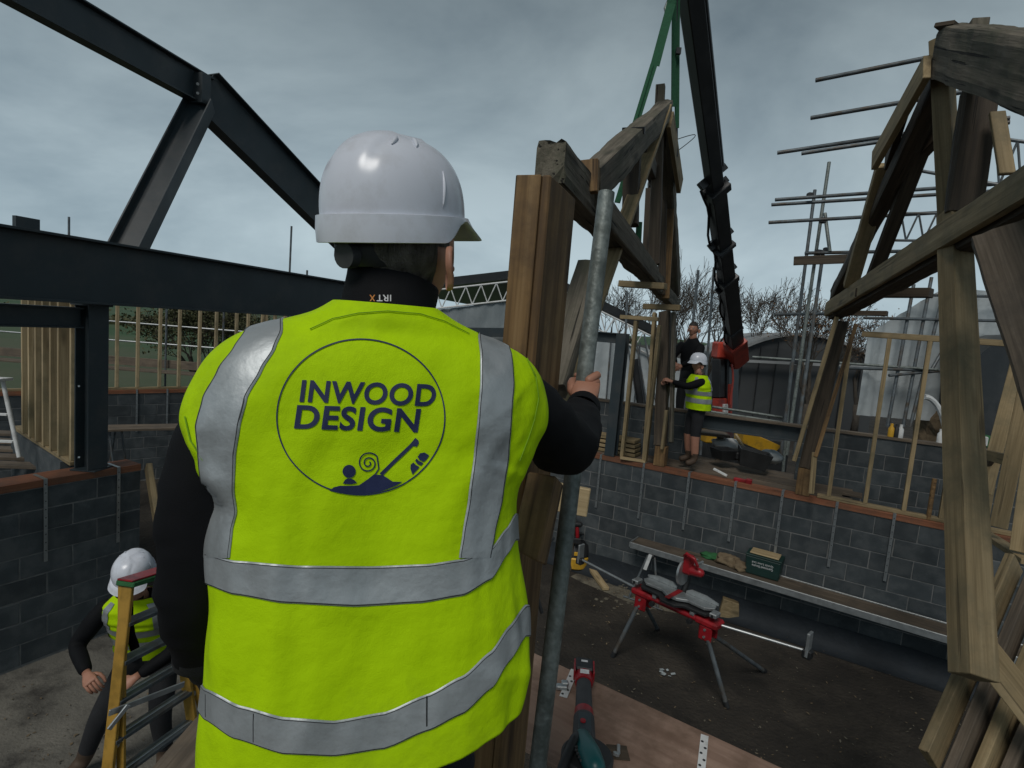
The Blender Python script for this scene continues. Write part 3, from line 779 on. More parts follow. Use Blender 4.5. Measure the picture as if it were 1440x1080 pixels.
# ================================================================== BACKGROUND
# ---- trees
def bare_tree(base, height, spread, label, seed, leaves=0, group='bare trees behind the site', depth=6, trunk_r=.16, mat=None, cat='tree'):
    rr = random.Random(seed); mb = MB(); tips = []
    def grow(p, d, ln, r, lev):
        n = 3 if lev < 3 else 2; r = max(r, .011)
        pts = [p]; rad = [r]; q = p.copy(); dd = d.copy()
        for i in range(n):
            dd = (dd + Vector((rr.uniform(-.18, .18), rr.uniform(-.18, .18), rr.uniform(-.05, .14)))).normalized()
            q = q + dd * ln / n; pts.append(q.copy()); rad.append(max(.0085, r * (1 - .4 * (i + 1) / n)))
        mb.tube(pts, rad, 6 if lev < 2 else 3, caps=False)
        if lev >= depth - 1: tips.append((q, dd))
        if lev >= depth: return
        k = rr.choice((2, 3, 3)) if lev < depth - 2 else 3
        for i in range(k):
            a = rr.uniform(0, 6.283); s = rr.uniform(.35, .85) * spread
            side = dd.orthogonal().normalized(); side = Matrix.Rotation(a, 3, dd) @ side
            nd = (dd + side * s + Vector((0, 0, .12))).normalized()
            st = pts[-1] if i == 0 or lev == 0 else pts[rr.choice((-1, -2))]
            grow(st, nd, ln * rr.uniform(.62, .86), rad[-1] * rr.uniform(.6, .8), lev + 1)
    base = Vector(base)
    t = thing('tree', base, label, cat, group)
    # trunk first, as its own part
    trunk = MB(); p1 = base + Vector((rr.uniform(-.2, .2), 0, height * .25))
    trunk.tube([base, (base + p1) / 2 + Vector((.05, 0, 0)), p1], [trunk_r * 1.3, trunk_r * 1.1, trunk_r], 8); trunk.build('trunk', M['bark'], t, smooth=True)
    for i in range(5):
        a = i * 1.26 + rr.uniform(-.3, .3)
        grow(p1 - Vector((0, 0, .05)), Vector((math.cos(a) * .55 * spread, math.sin(a) * .55 * spread, 1)).normalized(), height * .24, trunk_r * .62, 1)
    mb.build('branches', M['bark'], t)
    if leaves:
        lm = MB()
        for i in range(leaves):
            q, d = rr.choice(tips); c_ = q + Vector((rr.gauss(0, .22), rr.gauss(0, .22), rr.gauss(0, .2)))
            u = Vector((rr.uniform(-1, 1), rr.uniform(-1, 1), rr.uniform(-1, 1))).normalized(); v = u.orthogonal().normalized(); s = rr.uniform(.035, .07)
            lm.add([c_ - u * s, c_ + v * s * .6, c_ + u * s, c_ - v * s * .6], [(0, 1, 2, 3)])
        lm.build('crown', M['rust'] if mat is None else mat, t)
    return t
def gz(px, d, z=0):
    # ground point on column px at depth d
    p = P(px, 500, d); return Vector((p.x, p.y, z))
bare_tree(gz(995, 27), 7.2, 1.0, 'broad bare tree with dense twigs right behind the crane boom', 3)
bare_tree(gz(930, 31), 7.6, .9, 'bare tree half hidden behind the hanging truss', 11)
bare_tree(gz(1072, 30), 7.2, .95, 'bare tree just right of the crane boom', 19)
bare_tree(gz(1140, 24), 6.0, .85, 'bare tree with a few brown leaves left of the right truss', 23, leaves=900)
bare_tree(gz(872, 34), 7.0, .95, 'bare tree seen between the post and the hanging truss', 31)
bare_tree(gz(1215, 27), 5.6, .9, 'bare tree mostly hidden by the right truss', 41, leaves=250)
# leafy bush beyond the far studs
bare_tree(gz(275, 21), 4.0, .95, 'dark leafy bush with autumn leaves beyond the far studs', 5, leaves=5200, mat=M['leaf'], group=None, depth=6, trunk_r=.12, cat='bush')
bare_tree(gz(318, 24), 3.6, .9, 'smaller dark bush beside the leafy one, near the man\'s shoulder', 6, leaves=3000, mat=M['leaf'], group=None, depth=6, trunk_r=.1, cat='bush')
# distant hill and hedge
mb = MB(); n = 60
for i in range(n + 1):
    x = -420 + i * 9.0; h = 2.0 + 5.5 * (.5 + .5 * math.sin(i * .09 + .6)) + 1.2 * noise.noise(Vector((i * .2, 0, 0)))
    for (yy, k) in ((260, 0), (330, .6), (430, 1), (560, .2)):
        mb.v.append(Vector((x, yy, .03 + h * k)))
for i in range(n):
    for j in range(3): mb.f.append((i * 4 + j, (i + 1) * 4 + j, (i + 1) * 4 + j + 1, i * 4 + j + 1)); mb.m.append(0)
o = mb.build('hill', M['grass'], smooth=True); o['kind'] = 'structure'; shade(o, 180)
mb = MB(); rr = random.Random(4)
for i in range(2600):
    x = rr.uniform(-75, -9); c_ = Vector((x, 62 + x * -.15 + rr.gauss(0, .5), abs(rr.gauss(.5, .5)))); s = rr.uniform(.1, .26)
    u = Vector((rr.uniform(-1, 1), rr.uniform(-1, 1), rr.uniform(-1, 1))).normalized(); v = u.orthogonal()
    mb.add([c_ - u * s, c_ + v * s, c_ + u * s, c_ - v * s], [(0, 1, 2, 3)])
o = mb.build('hedge', M['leaf']); tag(o, 'far low hedge line across the green field', 'hedge', kind='stuff')

# ---- left background guard rails and boards outside the far wall
t = thing('guard_rail', gz(200, 15), 'scaffold guard rail of thin tubes in front of the green field', 'guard rail')
g0 = P(-40, 470, 15); g1 = P(520, 482, 15.5)
for z in (2.55, 3.05): rod('tube', Vector((g0.x, g0.y, z)), Vector((g1.x, g1.y, z)), .022, M['alu'], t)
for px in (233, 313): q = gz(px, 14.9); rod('standard', q, q + Vector((0, 0, 4.4)), .024, M['tube'], t)
for px, y0, d in ((410, 318, 15.2), (432, 380, 15.6), (97, 305, 14)):
    q = P(px, y0, d); rod('standard', Vector((q.x, q.y, 0)), q, .026, M['tube'], t)
for z in (2.0,):
    timber('toe_board', Vector((g0.x, g0.y - .3, z + .05)), Vector((g1.x, g1.y - .3, z + .05)), .04, .22, M['board'], t)
    timber('deck_board', Vector((g0.x, g0.y - .6, z - .12)), Vector((g1.x, g1.y - .6, z - .12)), .5, .04, M['board'], t)

# ---- trestle staging inside, behind the near left wall
q0 = P(120, 606, 9.6); q1 = P(300, 596, 10.6); q0.z = q1.z = 1.47
t = thing('trestle_staging', Vector((q0.x, q0.y, 0)), 'weathered plank staging on trestles behind the dark steel post', 'staging')
for k in range(2): timber('plank', q0 + Vector((0, .24 * k, 0)), q1 + Vector((0, .24 * k, 0)), .225, .04, M['board'], t)
for f in (.15, .8):
    q = q0 + (q1 - q0) * f
    for s in (-1, 1):
        for e in (0, .3): rod('leg', Vector((q.x + s * .25, q.y + e, 0)), Vector((q.x + s * .05, q.y + e, 1.44)), .018, M['tube'], t)
# leaning board at the end of the near left wall
o = timber('timber_offcut', Pz(202, 657, 1.86) + Vector((.02, .05, 0)), P(226, 760, 6.1), .06, .14, M['new'], None); tag(o, 'timber board leaning off the end of the near left wall', 'board')
# boards behind the close-set studs + white ladder at left edge
pb0 = Pz(-60, 640, 1.6); 
for k in range(5):
    a_ = Pz(-70, 606 + k * 11, 1.62); b_ = Pz(72, 612 + k * 11, 1.62)
    o = timber('scaffold_board', a_, b_, .2, .04, M['board']); tag(o, 'grey scaffold board by the white ladder at the left edge, %s from the back' % ('first', 'second', 'third', 'fourth', 'fifth')[k], 'board', 'scaffold boards at the left edge')
t = thing('step_ladder', Pz(15, 640, 1.64), 'white painted step ladder cut off by the left edge', 'ladder')
rod('rail', P(3, 532, 6.6), P(27, 643, 6.6), .022, M['white'], t)
rod('rail', P(-55, 528, 6.6), P(-70, 650, 6.6), .022, M['white'], t)
mb = MB(); mb.box(P(-60, 530, 6.6), P(8, 534, 6.6), .2, .03); mb.build('top_tread', M['white'], t)
for yy in (583, 621): mb = MB(); mb.box(P(-60, yy - 3, 6.6), P(12 + (yy - 583) * .2, yy, 6.6), .06, .02); mb.build('tread', M['white'], t)

# ---- temporary roof with lattice beams (middle)
D = 19.0
t = thing('temporary_roof', gz(760, D), 'temporary scaffold roof with white lattice beams and grey sheeting', 'temporary roof')
apx = P(752, 388, D); lf = P(560, 410, D); rt = P(935, 478, D)
back = Vector((2.0, 9, 0))
mb = MB(); mb.prism([lf, apx, apx + Vector((0, 0, .28)), lf + Vector((0, 0, .28))], back); mb.build('roof_panel', M['crane'], t)
mb = MB(); mb.prism([apx, rt, rt + Vector((0, 0, .28)), apx + Vector((0, 0, .28))], back); mb.build('roof_panel', M['crane'], t)
def lattice(a_, b_, h, n, parent, mat, r=.03):
    rod('top_chord', a_, b_, r, mat, parent, 8); dn = Vector((0, 0, -h))
    rod('bottom_chord', a_ + dn, b_ + dn, r, mat, parent, 8)
    for i in range(n):
        p0 = a_ + (b_ - a_) * (i / n); p1 = a_ + (b_ - a_) * ((i + 1) / n)
        rod('web_tube', p0 + dn, (p0 + p1) / 2, r * .7, mat, parent, 6); rod('web_tube', (p0 + p1) / 2, p1 + dn, r * .7, mat, parent, 6)
lattice(lf + Vector((0, -.1, -.1)), apx + Vector((0, -.1, -.1)), .62, 9, t, M['white'])
lattice(apx + Vector((0, -.1, -.1)), rt + Vector((0, -.1, -.1)), .62, 9, t, M['white'])
# side sheeting
mb = MB(); n = 40
def drape(mb, a_, b_, z0, z1f, n=40, amp=.08):
    base = len(mb.v)
    for i in range(n + 1):
        p = a_ + (b_ - a_) * (i / n)
        for j in range(6):
            z = z0 + (z1f(i / n) - z0) * j / 5
            off = amp * noise.noise(Vector((i * .45, j * .35, a_.x))); mb.v.append(Vector((p.x, p.y + off, z)))
    for i in range(n):
        for j in range(5): mb.f.append((base + i * 6 + j, base + (i + 1) * 6 + j, base + (i + 1) * 6 + j + 1, base + i * 6 + j + 1)); mb.m.append(0)
lz = P(640, 438, D).z
drape(mb, lf, P(752, 420, D), 2.55, lambda f: lf.z - .75 + f * (apx.z - lf.z))
o = mb.build('side_sheeting', M['sheetdirty'], t); shade(o, 180)
mb = MB(); drape(mb, P(790, 440, D), P(960, 490, D), .4, lambda f: P(790, 455, D).z + f * (P(960, 505, D).z - P(790, 455, D).z))
o = mb.build('side_sheeting', M['sheet'], t); shade(o, 180)
mb = MB(); mb.box(P(560, 466, D - .3), P(745, 468, D - .3), .2, .3); mb.build('eaves_beam', M['steel'], t)
for px in (892, 905, 918): rod('brace', P(px - 12, 470, D - .3), P(px + 10, 600, D - .3), .03, M['tube'], t)
for px in (800, 860, 900, 940): rod('standard', gz(px, D - .2), P(px, 470 + (px - 860) * .28, D - .2), .03, M['tube'], t)
q = P(895, 500, 16); 
o = isec('excavator_arm', P(893, 505, 15.5), P(905, 590, 15.5), .2, .25, M['crane']); tag(o, 'dark leaning machine arm in front of the white sheeting', 'machine arm')
for px, y0, y1, d in ((812, 384, 470, 15), (878, 410, 470, 14)):
    o = rod('scaffold_tube', P(px - 3, y1 + 120, d), P(px + 4, y0, d), .028, M['tube']); tag(o, 'thin upright scaffold tube %s' % ('just right of the big brown post' if px < 850 else 'between the raking brace and hanging truss'), 'tube')
# timber stack at right of tube
for k in range(6):
    a_ = P(838, 640 - k * 6, 9.8); o = timber('stacked_timber', a_, a_ + rx * .75, .3, .05, M['new'])
    tag(o, ('lowest', 'second', 'third', 'fourth', 'fifth', 'topmost')[k] + ' timber in the small stack left of the dark steel portal', 'timber', 'small timber stack by the portal')

# ---- barn with curved roof
D = 27.0
t = thing('barn', gz(1125, D), 'dark grey barn with shallow curved roof behind the scaffolding', 'barn')
arc = []
for i in range(17):
    f = i / 16; px = 1020 + f * 215; py = 503 + f * 9 - 36 * (1 - (2 * f - 1) ** 2)
    arc.append(P(px, py, D))
bl = Vector((arc[0].x, arc[0].y, 0)); br = Vector((arc[-1].x, arc[-1].y, 0))
mb = MB(); mb.prism([bl, br] + arc[::-1], (1.5, 9, 0)); mb.build('wall', M['barn'], t)
mb = MB()
for i in range(16):
    mb.prism([arc[i] + Vector((0, -.25, -.02)), arc[i + 1] + Vector((0, -.25, -.02)), arc[i + 1] + Vector((0, -.25, .13)), arc[i] + Vector((0, -.25, .13))], (1.6, 9.4, 0))
mb.build('roof', M['roofgrey'], t)
for f in range(1, 9):
    q = bl + (br - bl) * (f / 9); mb = MB(); zt2 = arc[int(f / 9 * 16)].z - .12
    mb.box(q + Vector((0, -.03, 0)), Vector((q.x, q.y - .03, zt2)), .04, .05); mb.build('cladding_seam', M['crane'], t)
mb = MB(); mb.box(P(1038, 507, D - .4), P(1216, 516, D - .4), .2, .12); mb.build('gutter', M['roofgrey'], t)

# ---- scaffolding at right background
t = thing('scaffold', gz(1130, 10.5), 'scaffold of grey tubes standing behind the right truss', 'scaffold')
def tb(xa, ya, da, xb, yb, db, r=.028, mat='tube', nm='tube'): return rod(nm, P(xa, ya, da), P(xb, yb, db), r, M[mat], t)
# upper putlogs
for a_ in ((1147, 113, 7.6, 1420, 58, 6.4), (1140, 166, 7.8, 1420, 118, 6.6), (1093, 215, 8.2, 1420, 166, 7.0), (1127, 216, 8.6, 1420, 172, 7.4),
           (1090, 281, 9.0, 1440, 256, 8.2), (1085, 288, 9.4, 1440, 266, 8.6), (1081, 313, 9.2, 1440, 292, 8.4), (1132, 356, 9.4, 1440, 350, 8.8), (1089, 442, 10, 1200, 441, 10)):
    tb(*a_, nm='ledger')
tb(1146, 267, 10, 1098, 640, 10, nm='standard'); tb(1166, 228, 9.6, 1106, 640, 9.6, nm='standard', mat='galv'); tb(1158, 352, 9.4, 1117, 640, 9.4, nm='standard')
tb(1160, 300, 9.5, 1167, 354, 9.3, nm='brace', mat='galv')
tb(1113, 510, 11.0, 1099, 690, 11.0, nm='standard', mat='galv')
tb(1058, 502, 13, 1320, 520, 12.0, nm='ledger', mat='galv')
tb(1002, 572, 12, 1100, 587, 11.4, nm='guard_rail', mat='galv'); tb(1000, 579, 12, 1100, 594, 11.4, nm='guard_rail', mat='galv')
timber('toe_board', P(1116, 367, 9.3), P(1215, 363, 8.9), .05, .14, M['dark'], t)
tb(982, 380, 12, 955, 640, 12, nm='standard'); tb(1004, 376, 13, 985, 640, 13, nm='standard')
for (px, py, d) in ((1151, 355, 9.4), (1162, 352, 9.4), (1139, 275, 9.2), (1157, 310, 9.3), (1118, 509, 11)):
    q = P(px, py, d); mb = MB(); mb.aabb(q, (.09, .09, .09)); mb.build('coupler', M['rubber'], t, bevel=.015)
# lattice girder at right edge behind truss
lattice(P(1300, 180, 7.6), P(1480, 205, 6.8), .55, 6, t, M['tube'], r=.022)
lattice(P(1255, 300, 8.6), P(1330, 300, 8.4), .4, 3, t, M['tube'], r=.02)

# ---- sheeted frame at right
D = 12.5
t = thing('sheeted_frame', gz(1300, D), 'white translucent sheeting on a dark tube frame behind the stud wall', 'sheeting')
mb = MB(); drape(mb, P(1222, 455, D), P(1440, 455, D), 2.45, lambda f: P(1222, 470, D).z + min(1, f * 2.2) * 1.15, n=50, amp=.1)
o = mb.build('sheeting', M['sheet'], t); shade(o, 180)
for xa, ya, xb, yb in ((1285, 400, 1248, 600), (1310, 390, 1270, 600), (1330, 400, 1280, 600), (1345, 460, 1310, 520)):
    rod('tube', P(xa, ya, D - .3), P(xb, yb, D - .3), .035, M['tube'], t)
for xa, ya, xb, yb in ((1215, 447, 1440, 452), (1225, 413, 1440, 418), (1180, 517, 1440, 525), (1250, 528, 1340, 520)):
    rod('tube', P(xa, ya, D - .35), P(xb, yb, D - .35), .032, M['tube'], t)
# dark shed at right
mb = MB(); mb.prism([P(1372, 650, 11), P(1370, 506, 11), P(1400, 480, 11), P(1440, 470, 11), P(1600, 470, 11), P(1600, 650, 11)], (1, 3, 0))
o = mb.build('dark_shed', M['crane']); tag(o, 'black sloping shed end at the right behind the pale upright', 'shed')
# arch and straw mound seen between studs
pts = [P(1300 + 30 * math.sin(a_ * 1.57), 620 - 62 * math.cos(a_ * 1.57), 10.6) for a_ in [i / 10 for i in range(11)]]
o = MB().tube(pts, .05, 8).build('white_arch', M['white']); shade(o); tag(o, 'white curved hoop strip seen through the studs', 'hoop')
mb = MB(); q = P(1330, 600, 13); mb.ball(q, .75, 20, 14, sc=(.8, .8, 1.3))
for v in mb.v: v += Vector((1, 1, 1)) * noise.noise(v * 3) * .12
o = mb.build('straw_heap', M['cloth_b']); tag(o, 'rough brown heap behind the white hoop', 'heap')
# small packs on the inner wall
for k, (px, py, mm, w_, h_, lb) in enumerate(((1376, 619, 'white', .2, .14, 'white paper pack beside a green one on the inner wall'), (1386, 620, 'cloth_g', .12, .16, 'green pack on the inner wall right of the pale upright'), (1400, 622, 'white', .24, .12, 'larger white pack at the right end of the inner wall'))):
    q = P(px, py, 8.2); mb = MB(); mb.aabb(q, (w_, .2, h_)); o = mb.build('pack', M[mm], bevel=.012); tag(o, lb, 'pack')
for px, mm, lb in ((1252, 'yellow', 'small yellow pot on the inner wall'), (1259, 'black', 'small black bottle beside the yellow pot'), (1265, 'white', 'small white bottle on the inner wall'), (1321, 'white', 'lone white bottle on the inner wall near the upright')):
    q = Pz(px, 614 + (px - 1252) * .12, ZI + .045); mb = MB(); mb.tube([q, q + Vector((0, 0, .12)), q + Vector((0, 0, .15)), q + Vector((0, 0, .19))], [.04, .04, .02, .02], 10)
    o = mb.build('bottle', M[mm]); shade(o); tag(o, lb, 'bottle')

# ================================================================== CRANE
c0 = P(1034, 500, 17.0); c1 = P(968, -10, 7.4)
cd = (c1 - c0).normalized(); CL = (c1 - c0).length
t = thing('lorry_crane', gz(1030, 17), 'black telescopic crane boom with red base behind the wall', 'crane')
sidev = cd.cross(Vector((0, 1, 0))).normalized(); nv = cd.cross(sidev)
def bx(name, s0, s1, w, h, mat, off=(0, 0)):
    a_ = c0 + cd * s0 + sidev * off[0] + nv * off[1]; b_ = c0 + cd * s1 + sidev * off[0] + nv * off[1]
    mt = frame(a_, b_, up=nv); mb = MB(); Ln = (b_ - a_).length
    k = .28
    prf = [(-w / 2 + w * k, -h / 2), (w / 2 - w * k, -h / 2), (w / 2, -h / 2 + h * k), (w / 2, h / 2), (-w / 2, h / 2), (-w / 2, -h / 2 + h * k)]
    mb.prism([(0, y, z) for y, z in prf], (Ln, 0, 0)); return mb.build(name, mat, t, world=mt, bevel=.012)
bx('boom_section', 0.2, CL * .38, .40, .42, M['crane'])
bx('boom_section', CL * .36, CL * .66, .32, .35, M['crane'])
bx('boom_section', CL * .64, CL * 1.35, .26, .30, M['crane'])
bx('base_section', -.35, 1.0, .54, .54, M['crane_red'])
for s in (.38, .66): bx('collar', CL * s - .06, CL * s + .12, .44, .46, M['crane'])
for s in (.16, .5): bx('collar', CL * s - .05, CL * s + .07, .43, .45, M['rubber'])
sg = 1 if proj(c0 + cd * 8 + sidev)[0] > proj(c0 + cd * 8)[0] else -1
rod('hydraulic_ram', c0 + cd * CL * .70 + sidev * sg * .215, c0 + cd * CL * 1.3 + sidev * sg * .225, .058, M['crane'], t)
rod('hydraulic_ram', c0 + cd * .8 + sidev * sg * .28, c0 + cd * CL * .36 + sidev * sg * .25, .045, M['crane'], t)
for s in (.22, .36, .40, .52, .66, .69):
    q = c0 + cd * CL * s
    mb = MB(); mb.box(q + sidev * sg * .12, q + sidev * sg * .31, .1, .12); mb.build('bracket', M['crane'], t, bevel=.01)
    if s in (.36, .52, .69): mb = MB(); mb.box(q - sidev * sg * .12, q - sidev * sg * .29, .1, .16); mb.build('bracket', M['crane'], t, bevel=.01)
hp = [c0 + cd * (CL * .1 + i * CL * .58 / 24) - sidev * sg * (.23 + .05 * math.sin(i * 1.1)) for i in range(25)]
mb = MB(); mb.tube(hp, .025, 6); mb.build('hose', M['black'], t)
# thin looping hose at the upper part
hp = [P(952 + 26 * math.sin(i / 12 * math.pi), 196 - 14 * math.sin(i / 12 * math.pi) + i * 1.4, 8.2) for i in range(13)]
mb = MB(); mb.tube(hp, .006, 5); mb.build('hose', M['black'], t)
# pedestal
mb = MB(); mb.box(P(1005, 492, 17.1), P(1040, 494, 17.1), .6, .5); mb.build('knuckle', M['crane_red'], t, bevel=.05)
bx2 = MB(); bx2.box(P(1022, 500, 17.2), P(1021, 600, 17.2), .55, .5); bx2.build('column', M['crane'], t, bevel=.04)
mb = MB(); mb.box(P(1012, 560, 16.9), P(1012, 640, 16.9), .35, .3); mb.build('column_base', M['crane_red'], t, bevel=.03)
mb = MB(); mb.box(P(1026, 540, 16.9), P(1024, 640, 16.9), .14, .14); mb.build('column_rib', M['crane_red'], t, bevel=.02)
mb = MB(); mb.box(P(1018, 568, 16.8), P(1018, 584, 16.8), .2, .18); mb.build('plate', M['white'], t, bevel=.02)
mb = MB(); mb.box(P(1010, 505, 16.9), P(1010, 560, 16.9), .3, .3); mb.build('valve_block', M['black'], t, bevel=.04)
mb = MB(); mb.aabb(gz(1020, 17.5, .8), (2.2, 5, 1.0)); mb.build('chassis', M['crane'], t, bevel=.05)
# red cable
mb = MB(); mb.tube([P(1029 + 2 * math.sin(i), 512 + i * 12, 16.7) for i in range(10)], .03, 6); mb.build('hose', M['crane_red'], t)

# green slings
t = thing('lifting_slings', P(945, 0, 5.8), 'green webbing lifting slings holding the hanging truss', 'sling')
def sling(pts, w, d=.006, nm='sling_leg'):
    for a_, b_ in zip(pts, pts[1:]):
        mb = MB(); mb.box(a_, b_, d, w, up=(CR)); mb.build(nm, M['sling'], t)
sling([P(950, -120, 5.7), P(944, 5, 5.65), P(921, 92, 5.3)], .085)
sling([P(921, 90, 5.28), P(889, 192, 4.95)], .05); sling([P(917, 90, 5.26), P(886, 192, 4.92)], .03)
sling([P(949, -120, 5.9), P(947, 150, 5.95)], .05); sling([P(954, -120, 5.9), P(952, 180, 6.0)], .045)
sling([P(884, 232, 4.8), P(868, 285, 4.4)], .045)
sling([P(899, 312, 4.72), P(897, 352, 4.72)], .05)
mb = MB(); mb.tube([P(941, 0, 5.68), P(936, 12, 5.66), P(938, 22, 5.64), P(944, 22, 5.62)], .02, 8); mb.build('shackle', M['galv'], t)
rod('chain', P(951, -60, 5.9), P(951, 220, 6.1), .018, M['black'], t)
mb = MB(); mb.aabb(P(954, 72, 5.9), (.05, .04, .06)); mb.build('tag', M['black'], t)

# ================================================================== stuff on boards in the gap
def place_box(name, px, py, d, s, mat, label, cat, rot=0, bev=.02):
    q = P(px, py, d); mb = MB(); mb.aabb((0, 0, 0), s)
    mt = Matrix.Translation(q) @ Matrix.Rotation(R(rot), 4, 'Z')
    o = mb.build(name, mat, None, world=mt, bevel=bev); tag(o, label, cat); return o
def open_tub(name, px, py, d, w, dp, h, mat, label, cat, rot=0, tilt=0):
    q = P(px, py, d); mb = MB(); a_ = .78
    o0 = [(-w / 2 * a_, -dp / 2 * a_, 0), (w / 2 * a_, -dp / 2 * a_, 0), (w / 2 * a_, dp / 2 * a_, 0), (-w / 2 * a_, dp / 2 * a_, 0)]
    o1 = [(-w / 2, -dp / 2, h), (w / 2, -dp / 2, h), (w / 2, dp / 2, h), (-w / 2, dp / 2, h)]
    i1 = [(x * .9, y * .9, h) for x, y, z in o1]; i0 = [(x * .86, y * .86, .02) for x, y, z in o0]
    vs = o0 + o1 + i1 + i0; fs = [(3, 2, 1, 0)]
    for k in range(4):
        k2 = (k + 1) % 4
        fs += [(k, k2, 4 + k2, 4 + k), (4 + k, 4 + k2, 8 + k2, 8 + k), (8 + k, 8 + k2, 12 + k2, 12 + k)]
    fs.append((12, 13, 14, 15)); mb.add(vs, fs)
    mt = Matrix.Translation(q) @ Matrix.Rotation(R(rot), 4, 'Z') @ Matrix.Rotation(R(tilt), 4, 'Y')
    o = mb.build(name, mat, None, world=mt); tag(o, label, cat); return o
open_tub('mortar_tub', 1018, 645, 9.1, .36, .3, .16, M['black'], 'small black mortar tub on the scaffold boards nearest the worker in shorts', 'tub', 20)
open_tub('mortar_tub', 1056, 656, 8.9, .48, .36, .26, M['black'], 'big black mortar tub on the scaffold boards', 'tub', -15, 8)
open_tub('orange_skip', 1058, 628, 10.6, .75, .5, .22, M['yellow'], 'orange yellow trough tilted behind the black tubs', 'trough', 0, 18)
place_box('yellow_crate', 997, 612, 10.4, (.22, .2, .26), M['yellow'], 'small upright yellow crate behind the worker in shorts', 'crate', 15)
place_box('timber_block', 1040, 641, 9.0, (.14, .1, .12), M['black'], 'little dark block between the two black tubs', 'block', 5)
def sack(px, py, d, sx2, sy, sz, label, mat='white', seed=1):
    q = P(px, py, d); mb = MB(); mb.ball((0, 0, 0), 1, 18, 12)
    for v in mb.v:
        n_ = 1 + .22 * noise.noise(v * 1.7 + Vector((seed, 0, 0))) + .08 * noise.noise(v * 5 + Vector((seed, 0, 0)))
        v.x *= sx2 * n_; v.y *= sy * n_; v.z *= sz * n_
    o = mb.build('sack', M[mat], None, world=Matrix.Translation(q)); shade(o, 180); tag(o, label, 'sack'); return o
sack(1022, 624, 9.6, .27, .2, .09, 'flat white plastic sack heaped on the boards', seed=3)
sack(1083, 642, 9.2, .18, .16, .11, 'crumpled clear white bag beside the big black tub', 'sheet', seed=7)
o = timber('offcut', P(1034, 611, 9.5), P(1047, 632, 9.3), .04, .05, M['pale']); tag(o, 'pale batten sticking up out of the white sack', 'batten')
# screwdriver-like bits on the plate
o = timber('offcut', on_r(1003, 662) + Vector((0, 0, .03)), on_r(1022, 672) + Vector((0, 0, .03)), .04, .03, M['white']); tag(o, 'white painted stick lying on the wall plate near the workers boots', 'stick')
mb = MB(); q = on_r(1032, 672); q.z = ZP + .02; mb.box(q, q + rx * .2, .06, .05); mb.box(q + rx * .16, q + rx * .24, .09, .08); o = mb.build('nail_gun', M['red_p'], bevel=.01); tag(o, 'small dark red tool lying on the wall plate', 'tool')
# ================================================================== PEOPLE
def skin_mesh(joints, bones, root, sub=2):
    """joints: name -> (pos, radius); bones: list of (a,b). One continuous tapered surface."""
    bm = bmesh.new(); sl = bm.verts.layers.skin.verify(); vm = {}
    for k, (p, r) in joints.items():
        v = bm.verts.new(p); v[sl].radius = r if isinstance(r, tuple) else (r, r); v[sl].use_root = (k == root); vm[k] = v
    for a_, b_ in bones: bm.edges.new((vm[a_], vm[b_]))
    me = bpy.data.meshes.new('tmp'); bm.to_mesh(me); bm.free()
    ob = bpy.data.objects.new('tmp', me); col.objects.link(ob)
    sk = ob.modifiers.new('s', 'SKIN'); sk.use_smooth_shade = True; sk.branch_smoothing = .6
    sb = ob.modifiers.new('u', 'SUBSURF'); sb.levels = sub; sb.render_levels = sub
    dg = bpy.context.evaluated_depsgraph_get(); dg.update()
    ev = ob.evaluated_get(dg); m2 = bpy.data.meshes.new_from_object(ev)
    vs = [v.co.copy() for v in m2.vertices]; fs = [tuple(p.vertices) for p in m2.polygons]
    bpy.data.objects.remove(ob); bpy.data.meshes.remove(me); bpy.data.meshes.remove(m2)
    return vs, fs
def seg_dist(p, a_, b_):
    ab = b_ - a_; t_ = max(0, min(1, (p - a_).dot(ab) / max(ab.length_squared, 1e-9)))
    return (p - (a_ + ab * t_)).length
def head_geo(S=1.0, seg=40, rings=30):
    """head in local frame: +Y face, +Z up, origin at the centre of the skull; returns verts, faces"""
    vs = []; fs = []
    for i in range(rings + 1):
        th = math.pi * i / rings
        for k in range(seg):
            a_ = 2 * math.pi * k / seg
            d = Vector((math.sin(th) * math.cos(a_), math.sin(th) * math.sin(a_), math.cos(th)))
            x, y, z = d.x * .076, d.y * .097, d.z * .118
            if z < -.02:   # jaw: narrower, pulled forward
                f = min(1, (-z - .02) / .09); x *= 1 - .30 * f; y = y * (1 - .22 * f) + .016 * f
            if d.y > 0:
                fx_ = math.exp(-(x / .016) ** 2)
                y += .022 * fx_ * math.exp(-((z + .018) / .022) ** 2)           # nose
                y += .006 * math.exp(-(x / .05) ** 2) * math.exp(-((z - .028) / .010) ** 2)   # brow
                for sgn in (-1, 1): y -= .009 * math.exp(-((x - sgn * .031) / .014) ** 2) * math.exp(-((z - .008) / .012) ** 2)
                y += .007 * math.exp(-(x / .022) ** 2) * math.exp(-((z + .056) / .007) ** 2)  # lips
                y -= .004 * math.exp(-(x / .024) ** 2) * math.exp(-((z + .0635) / .003) ** 2)
                y += .008 * math.exp(-(x / .022) ** 2) * math.exp(-((z + .095) / .016) ** 2)  # chin
            vs.append(Vector((x, y, z)) * S)
    for i in range(rings):
        for k in range(seg):
            k2 = (k + 1) % seg
            fs.append((i * seg + k, (i + 1) * seg + k, (i + 1) * seg + k2, i * seg + k2))
    return vs, fs
